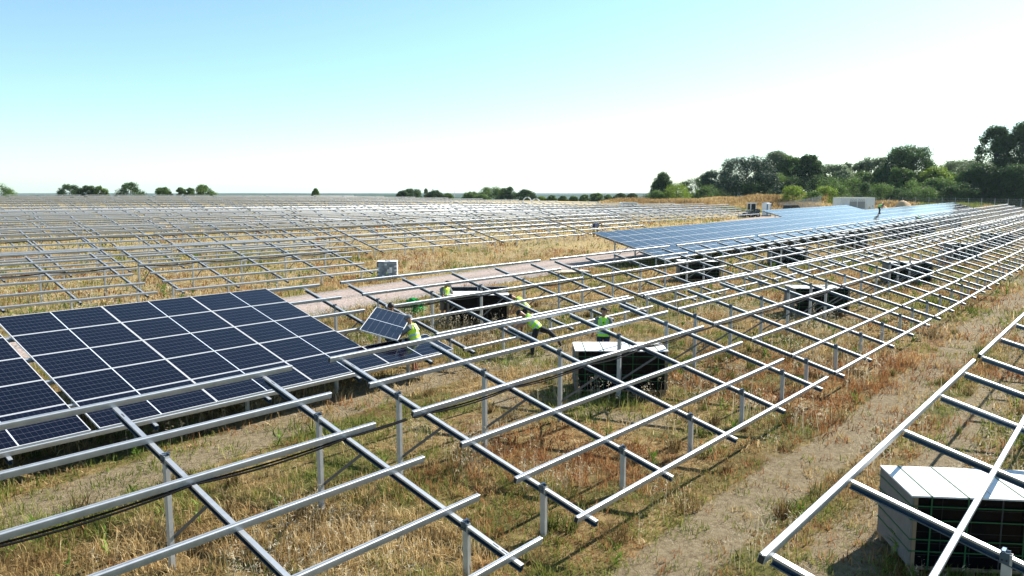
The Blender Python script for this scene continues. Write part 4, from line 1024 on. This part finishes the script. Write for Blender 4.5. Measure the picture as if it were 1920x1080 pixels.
for u, vt, w, D, kind, lab, form in [
 (8, 347, 56, 245, 'mid', 'green bushy tree at the far left edge beyond the field', 'bush'),
 (143, 347, 46, 246, 'dark', 'dark bushy tree, leftmost of the clump of three on the left horizon', 'bush'),
 (178, 348.5, 30, 247, 'dark', 'middle tree of the clump of three on the left horizon', 'bush'),
 (200, 349.5, 26, 247, 'mid', 'rightmost small tree of the clump of three on the left horizon', 'bush'),
 (256, 344.5, 46, 240, 'dark', 'single dark dome shaped tree on the left horizon', 'bush'),
 (316, 351, 28, 244, 'mid', 'small lone green tree between two clumps on the left horizon', 'bush'),
 (349, 352, 18, 246, 'mid', 'smallest tree, left of the pale clump on the left horizon', 'bush'),
 (366, 352, 20, 246, 'mid', 'middle small tree of the pale clump on the left horizon', 'bush'),
 (391, 349, 40, 244, 'mid', 'largest tree of the pale clump on the left horizon', 'bush'),
 (597, 352, 18, 220, 'mid', 'tiny lone tree with pointed top rising over the frames', 'cone'),
 (758, 357, 22, 300, 'dark', 'left end tree of the dark band on the middle horizon', 'bush'),
 (775, 355.5, 40, 305, 'dark', 'broad dark tree near the left end of the middle band', 'bush'),
 (801, 353, 8, 320, 'pale', 'slender poplar rising above the middle band of trees', 'tall'),
 (818, 358.5, 32, 310, 'dark', 'low dark tree right of the slender poplar', 'bush'),
 (842, 363, 22, 310, 'mid', 'very low green tree in the gap of the middle band', 'bush'),
 (884, 361, 34, 308, 'mid', 'low rounded green tree left of the tall loose tree', 'bush'),
 (922, 352, 46, 305, 'mid', 'tall loose green tree in the middle band', 'round'),
 (951, 351.5, 30, 306, 'dark', 'tall dark tree right of the tall loose green tree', 'round'),
 (985, 357, 34, 300, 'dark', 'dark dome shaped tree at the right end of the middle band', 'bush'),
 (905, 366, 30, 290, 'mid', 'small shrubby tree in front of the tall loose tree', 'bush'),
 (1014, 369, 16, 285, 'lime', 'first small round tree from the left in the far orchard row', 'bush'),
 (1034, 366.5, 16, 285, 'mid', 'second small round tree in the far orchard row', 'bush'),
 (1054, 368, 15, 285, 'mid', 'third small round tree in the far orchard row', 'bush'),
 (1074, 368, 16, 285, 'mid', 'fourth small round tree in the far orchard row', 'bush'),
 (1094, 366, 18, 285, 'mid', 'fifth small round tree in the far orchard row', 'bush'),
 (1116, 362.5, 22, 287, 'mid', 'sixth and tallest round tree in the far orchard row', 'round'),
 (1137, 365.5, 17, 285, 'mid', 'seventh small round tree in the far orchard row', 'bush'),
 (1160, 363, 26, 284, 'dark', 'eighth broad dark round tree in the far orchard row', 'bush'),
 (1182, 363, 22, 284, 'dark', 'last dark tree of the far orchard row next to the bank', 'bush'),
]: tree(u, vt, w*1.06, D, kind, lab, form, None, 'tree', GT, 1.6)
# far masts
for u, vt, D, lab in ((1133, 357, 900, 'thin mast on the far horizon right of the middle'), (854, 357, 900, 'thin mast on the far horizon left of the middle band of trees')):
    q = at_depth(u, 540, D); z = float(ground(q[0], q[1])); mb = MB(); h = at_depth(u, vt, D)[2]-z; mb.tube([(0, 0, 0), (0, 0, h)], [.7, .25], 6, 0); mb.box((0, 0, h*.85), (1.8, .5, .4), 0)
    tag(mb.obj('radio_mast', [M['fence']], None, loc=(q[0], q[1], z)), lab, 'mast')

# ------------------------------------------------------------------ grass
rs = np.random.RandomState(3)
def grass_mat(name, ramps, trans=.35):
    m = bpy.data.materials.new(name); m.use_nodes = True; t = m.node_tree; N = t.nodes.new; L = t.links.new
    b = t.nodes['Principled BSDF']; b.inputs['Roughness'].default_value = .7; b.inputs['Specular IOR Level'].default_value = .2
    a = N('ShaderNodeAttribute'); a.attribute_name = 'rnd'; k = N('ShaderNodeAttribute'); k.attribute_name = 'kind'
    outs = []
    for stops in ramps:
        r = N('ShaderNodeValToRGB'); L(a.outputs['Fac'], r.inputs[0]); e = r.color_ramp.elements
        while len(e) < len(stops): e.new(.5)
        for i, (q, c_) in enumerate(zip(e, stops)): q.position = i/(len(stops)-1); q.color = (*c_, 1)
        outs.append(r.outputs[0])
    cur = outs[0]
    for i, o in enumerate(outs[1:], 1):
        g_ = N('ShaderNodeMath'); g_.operation = 'GREATER_THAN'; L(k.outputs['Fac'], g_.inputs[0]); g_.inputs[1].default_value = i-.5
        mx = N('ShaderNodeMix'); mx.data_type = 'RGBA'; L(g_.outputs[0], mx.inputs[0]); L(cur, mx.inputs[6]); L(o, mx.inputs[7]); cur = mx.outputs[2]
    L(cur, b.inputs['Base Color']); tr = N('ShaderNodeBsdfTranslucent'); L(cur, tr.inputs[0]); mx = N('ShaderNodeMixShader'); mx.inputs[0].default_value = trans
    L(b.outputs[0], mx.inputs[1]); L(tr.outputs[0], mx.inputs[2]); L(mx.outputs[0], t.nodes['Material Output'].inputs[0]); return m
STRAW = [(0.1495, 0.092, 0.0345), (0.345, 0.2242, 0.092), (0.529, 0.3795, 0.1667), (0.736, 0.5865, 0.3335)]
GREEN = [(0.05175, 0.07475, 0.0115), (0.138, 0.1782, 0.0253), (0.2415, 0.2587, 0.0575), (0.391, 0.345, 0.115)]
REDB = [(0.1092, 0.0391, 0.0138), (0.2645, 0.1127, 0.0414), (0.4025, 0.2012, 0.0805), (0.5405, 0.3335, 0.1495)]
PALE = [(.42, .35, .22), (.52, .44, .29), (.62, .54, .38), (.68, .61, .46)]
GM = grass_mat('dry_grass', [STRAW, GREEN, REDB, PALE])
def sample(n, d0, d1, a0=-.73, a1=.76):
    D = np.sqrt(rs.rand(n)*(d1*d1-d0*d0)+d0*d0); a = YAW+a0+(a1-a0)*rs.rand(n); return D*np.cos(a), D*np.sin(a), D
def kinds(x, y):
    k = np.zeros(len(x)); r = rs.rand(len(x))
    g_ = vnoise(x, y, 2.6, 11)*.65+vnoise(x, y, .8, 12)*.35; k[(g_+.25*(r-.5)) > .535] = 1
    q = vnoise(x, y, 3.4, 15)*.7+vnoise(x, y, 1.0, 16)*.3; k[(q+.3*(rs.rand(len(x))-.5)) > .62] = 2
    return k
def blades(x, y, h, w, lean, rnd, kind, z=None, name='dry_grass', bend=.35):
    n = len(x); z = ground(x, y) if z is None else z; a = rs.rand(n)*2*pi; b = rs.rand(n)*2*pi
    dx, dy = np.cos(a)*np.sin(lean), np.sin(a)*np.sin(lean); dz = np.cos(lean); wx, wy = np.cos(b)*w/2, np.sin(b)*w/2
    p0 = np.stack([x-wx, y-wy, z-.01], -1); p1 = np.stack([x+wx, y+wy, z-.01], -1)
    m = np.stack([x+dx*h*.55, y+dy*h*.55, z+dz*h*.62], -1); wv = np.stack([wx, wy, 0*wx], -1)*.8
    tip = np.stack([x+dx*h*(1+bend), y+dy*h*(1+bend), z+dz*h*.95], -1)
    V = np.stack([p0, p1, m+wv, m-wv, tip], 1).reshape(-1, 3); o = np.arange(n)*5
    F = np.concatenate([np.stack([o, o+1, o+2], -1), np.stack([o, o+2, o+3], -1), np.stack([o+3, o+2, o+4], -1)])
    me = np_mesh(name, V, F, [GM], 3, {'rnd': np.repeat(rnd, 5), 'kind': np.repeat(kind, 5)}); return me
def under(x, y):
    """0 where crates, road stand"""
    ok = np.abs(y-road_y(x)) > 2.2+.5*vnoise(x, y, .8, 21)
    return ok
def field(n, d0, d1, hs, ws, name, per, spread):
    x, y, D = sample(n, d0, d1); cl = vnoise(x, y, 1.1, 2)*.6+vnoise(x, y, .35, 3)*.4
    keep = (rs.rand(n) < (.25+1.1*cl)*(1-.80*lanes(x, y))) & under(x, y); x, y = x[keep], y[keep]; cl = cl[keep]
    k = kinds(x, y); tall = np.clip(vnoise(x, y, 1.9, 31)*1.5-.35, .15, 1.2)
    X = np.repeat(x, per)+rs.normal(0, spread, len(x)*per); Y = np.repeat(y, per)+rs.normal(0, spread, len(x)*per)
    K = np.repeat(k, per); T = np.repeat(tall, per); m = len(X)
    h = hs*(.45+.9*rs.rand(m))*(.55+T); ln = np.abs(rs.normal(.55, .4, m)).clip(0, 1.45); w = ws*(.6+.8*rs.rand(m))
    rn = np.clip(np.repeat(.5+.5*(vnoise(x, y, .9, 41)-.5), per)+rs.normal(0, .22, m), 0, 1)
    tag(link(name, blades(X, Y, h, w, ln, rn, K, name=name)), kind='stuff')
field(11500, 3.5, 15, .15, .011, 'dry_grass', 11, .07)
field(15500, 15, 30, .18, .018, 'dry_grass', 9, .10)
field(16000, 30, 62, .24, .036, 'dry_grass', 7, .20)
field(9000, 62, 130, .32, .08, 'dry_grass', 6, .4)
# tall pale oat stalks with drooping heads
def stalks(n, d0, d1, thr, name, sc=1.0, region=None):
    x, y, D = sample(n, d0, d1); p = vnoise(x, y, 2.2, 51)*.7+vnoise(x, y, .7, 52)*.3
    keep = (p > thr) & (lanes(x, y) < .35) & under(x, y)
    if region is not None: keep &= region(x, y)
    x, y = x[keep], y[keep]; m = len(x); h = (.28+.34*rs.rand(m))*(1 if sc == 1 else 1.15); kind = np.full(m, 3.0); rn = rs.rand(m)
    ln = np.abs(rs.normal(.12, .12, m)); me = blades(x, y, h, np.full(m, .006*sc), ln, rn*.6, kind, name=name, bend=.15); link_o = link(name, me); tag(link_o, kind='stuff')
    per = 5; X = np.repeat(x, per)+rs.normal(0, .022*sc, m*per); Y = np.repeat(y, per)+rs.normal(0, .022*sc, m*per); Z = np.repeat(ground(x, y)+h*.86, per)+rs.uniform(-.07, .05, m*per)
    tag(link(name, blades(X, Y, np.full(m*per, .05)*(.8+.5*sc*.4), np.full(m*per, .013*sc), rs.uniform(.3, 2.3, m*per), np.repeat(rn, per)*.6+.4*rs.rand(m*per), np.full(m*per, 3.0), z=Z, name=name)), kind='stuff')
stalks(7000, 4, 16, .58, 'oat_stalks', 1.0)
stalks(9000, 16, 34, .55, 'oat_stalks', 1.7)
stalks(16000, 30, 75, .40, 'oat_stalks', 3.2, lambda x, y: y > 31)
# upright green weeds
x, y, D = sample(900, 6, 60); keep = (lanes(x, y) < .5) & under(x, y) & (vnoise(x, y, 4, 61) > .42); x, y, D = x[keep], y[keep], D[keep]
per = 16; m = len(x)*per; X = np.repeat(x, per)+rs.normal(0, .035, m); Y = np.repeat(y, per)+rs.normal(0, .035, m); Z = np.repeat(ground(x, y), per)+rs.rand(m)*np.repeat(.15+.35*rs.rand(len(x)), per)
GM_ = GM; GM = grass_mat('green_weeds', [[(.05, .10, .012), (.09, .17, .02), (.14, .24, .03), (.22, .30, .06)]])
tag(link('green_weeds', blades(X, Y, .10+.10*rs.rand(m), .014+.0008*np.repeat(D, per), rs.uniform(.3, 1.2, m), rs.rand(m), np.zeros(m), z=Z, name='green_weeds')), kind='stuff')
GM = GM_
# dark dry weed clumps
x, y, D = sample(620, 4.5, 34); keep = (lanes(x, y) < .55) & under(x, y) & (vnoise(x, y, 3, 91) > .38); x, y, D = x[keep], y[keep], D[keep]
per = 70; m = len(x)*per; R_ = np.repeat(.07+.13*rs.rand(len(x)), per)*np.sqrt(rs.rand(m)); A_ = rs.rand(m)*2*pi
X = np.repeat(x, per)+R_*np.cos(A_)*1.3; Y = np.repeat(y, per)+R_*np.sin(A_)
GM_ = GM; GM = grass_mat('dry_weeds', [[(.05, .03, .012), (.12, .075, .028), (.22, .15, .06), (.34, .25, .11)], [(.035, .045, .010), (.08, .10, .02), (.14, .16, .035), (.22, .22, .07)]])
tag(link('dry_weeds', blades(X, Y, (.10+.22*rs.rand(m))*np.repeat(.6+.8*rs.rand(len(x)), per), np.full(m, .012), np.abs(rs.normal(.45, .3, m)), np.clip(rs.normal(.45, .25, m), 0, 1), np.repeat((rs.rand(len(x)) > .5)*1.0, per), name='dry_weeds')), kind='stuff')
GM = GM_
# straw on the wheel tracks
x, y, D = sample(5200, 4, 24); keep = (lanes(x, y) > .4) & (rs.rand(len(x)) < .8); x, y = x[keep], y[keep]; m = len(x)
tag(link('loose_straw', blades(x, y, .08+.16*rs.rand(m), .005+.004*rs.rand(m), rs.uniform(1.2, 1.5, m), .3+.6*rs.rand(m), np.full(m, 3.0), name='loose_straw')), kind='stuff')
# long dry grass on the bank
n = 15000; U = rs.uniform(1125, 2000, n); DD = rs.uniform(162, 196, n); Q = np.array([bank_z(a, b) for a, b in zip(U, DD)]); nz = vnoise(Q[:, 0], Q[:, 1], 6, 4)
per = 3; m = n*per; X = np.repeat(Q[:, 0], per)+rs.normal(0, .4, m); Y = np.repeat(Q[:, 1], per)+rs.normal(0, .4, m); Z = np.repeat(Q[:, 2]+.9*(nz-.5), per)
tag(link('bank_grass', blades(X, Y, (.4+.5*rs.rand(m))*np.repeat(.5+nz, per), .12+.12*rs.rand(m), np.abs(rs.normal(.3, .25, m)), np.clip(np.repeat(.2+.6*vnoise(Q[:, 0], Q[:, 1], 9, 8), per)+rs.normal(0, .15, m), 0, 1), np.repeat((vnoise(Q[:, 0], Q[:, 1], 8, 71) > .66)*1.0, per), z=Z, name='bank_grass')), kind='stuff')

# ------------------------------------------------------------------ haze
mb = MB(); mb.box((0, 0, 27), (18000, 18000, 102), 0)
hz = bpy.data.materials.new('haze'); hz.use_nodes = True; hn = hz.node_tree.nodes; hn.remove(hn['Principled BSDF'])
pv = hn.new('ShaderNodeVolumePrincipled'); pv.inputs['Color'].default_value = (.66, .84, .96, 1); pv.inputs['Density'].default_value = .000065; pv.inputs['Anisotropy'].default_value = .2
hz.node_tree.links.new(pv.outputs[0], hn['Material Output'].inputs['Volume'])
tag(mb.obj('haze', [hz]), kind='stuff')
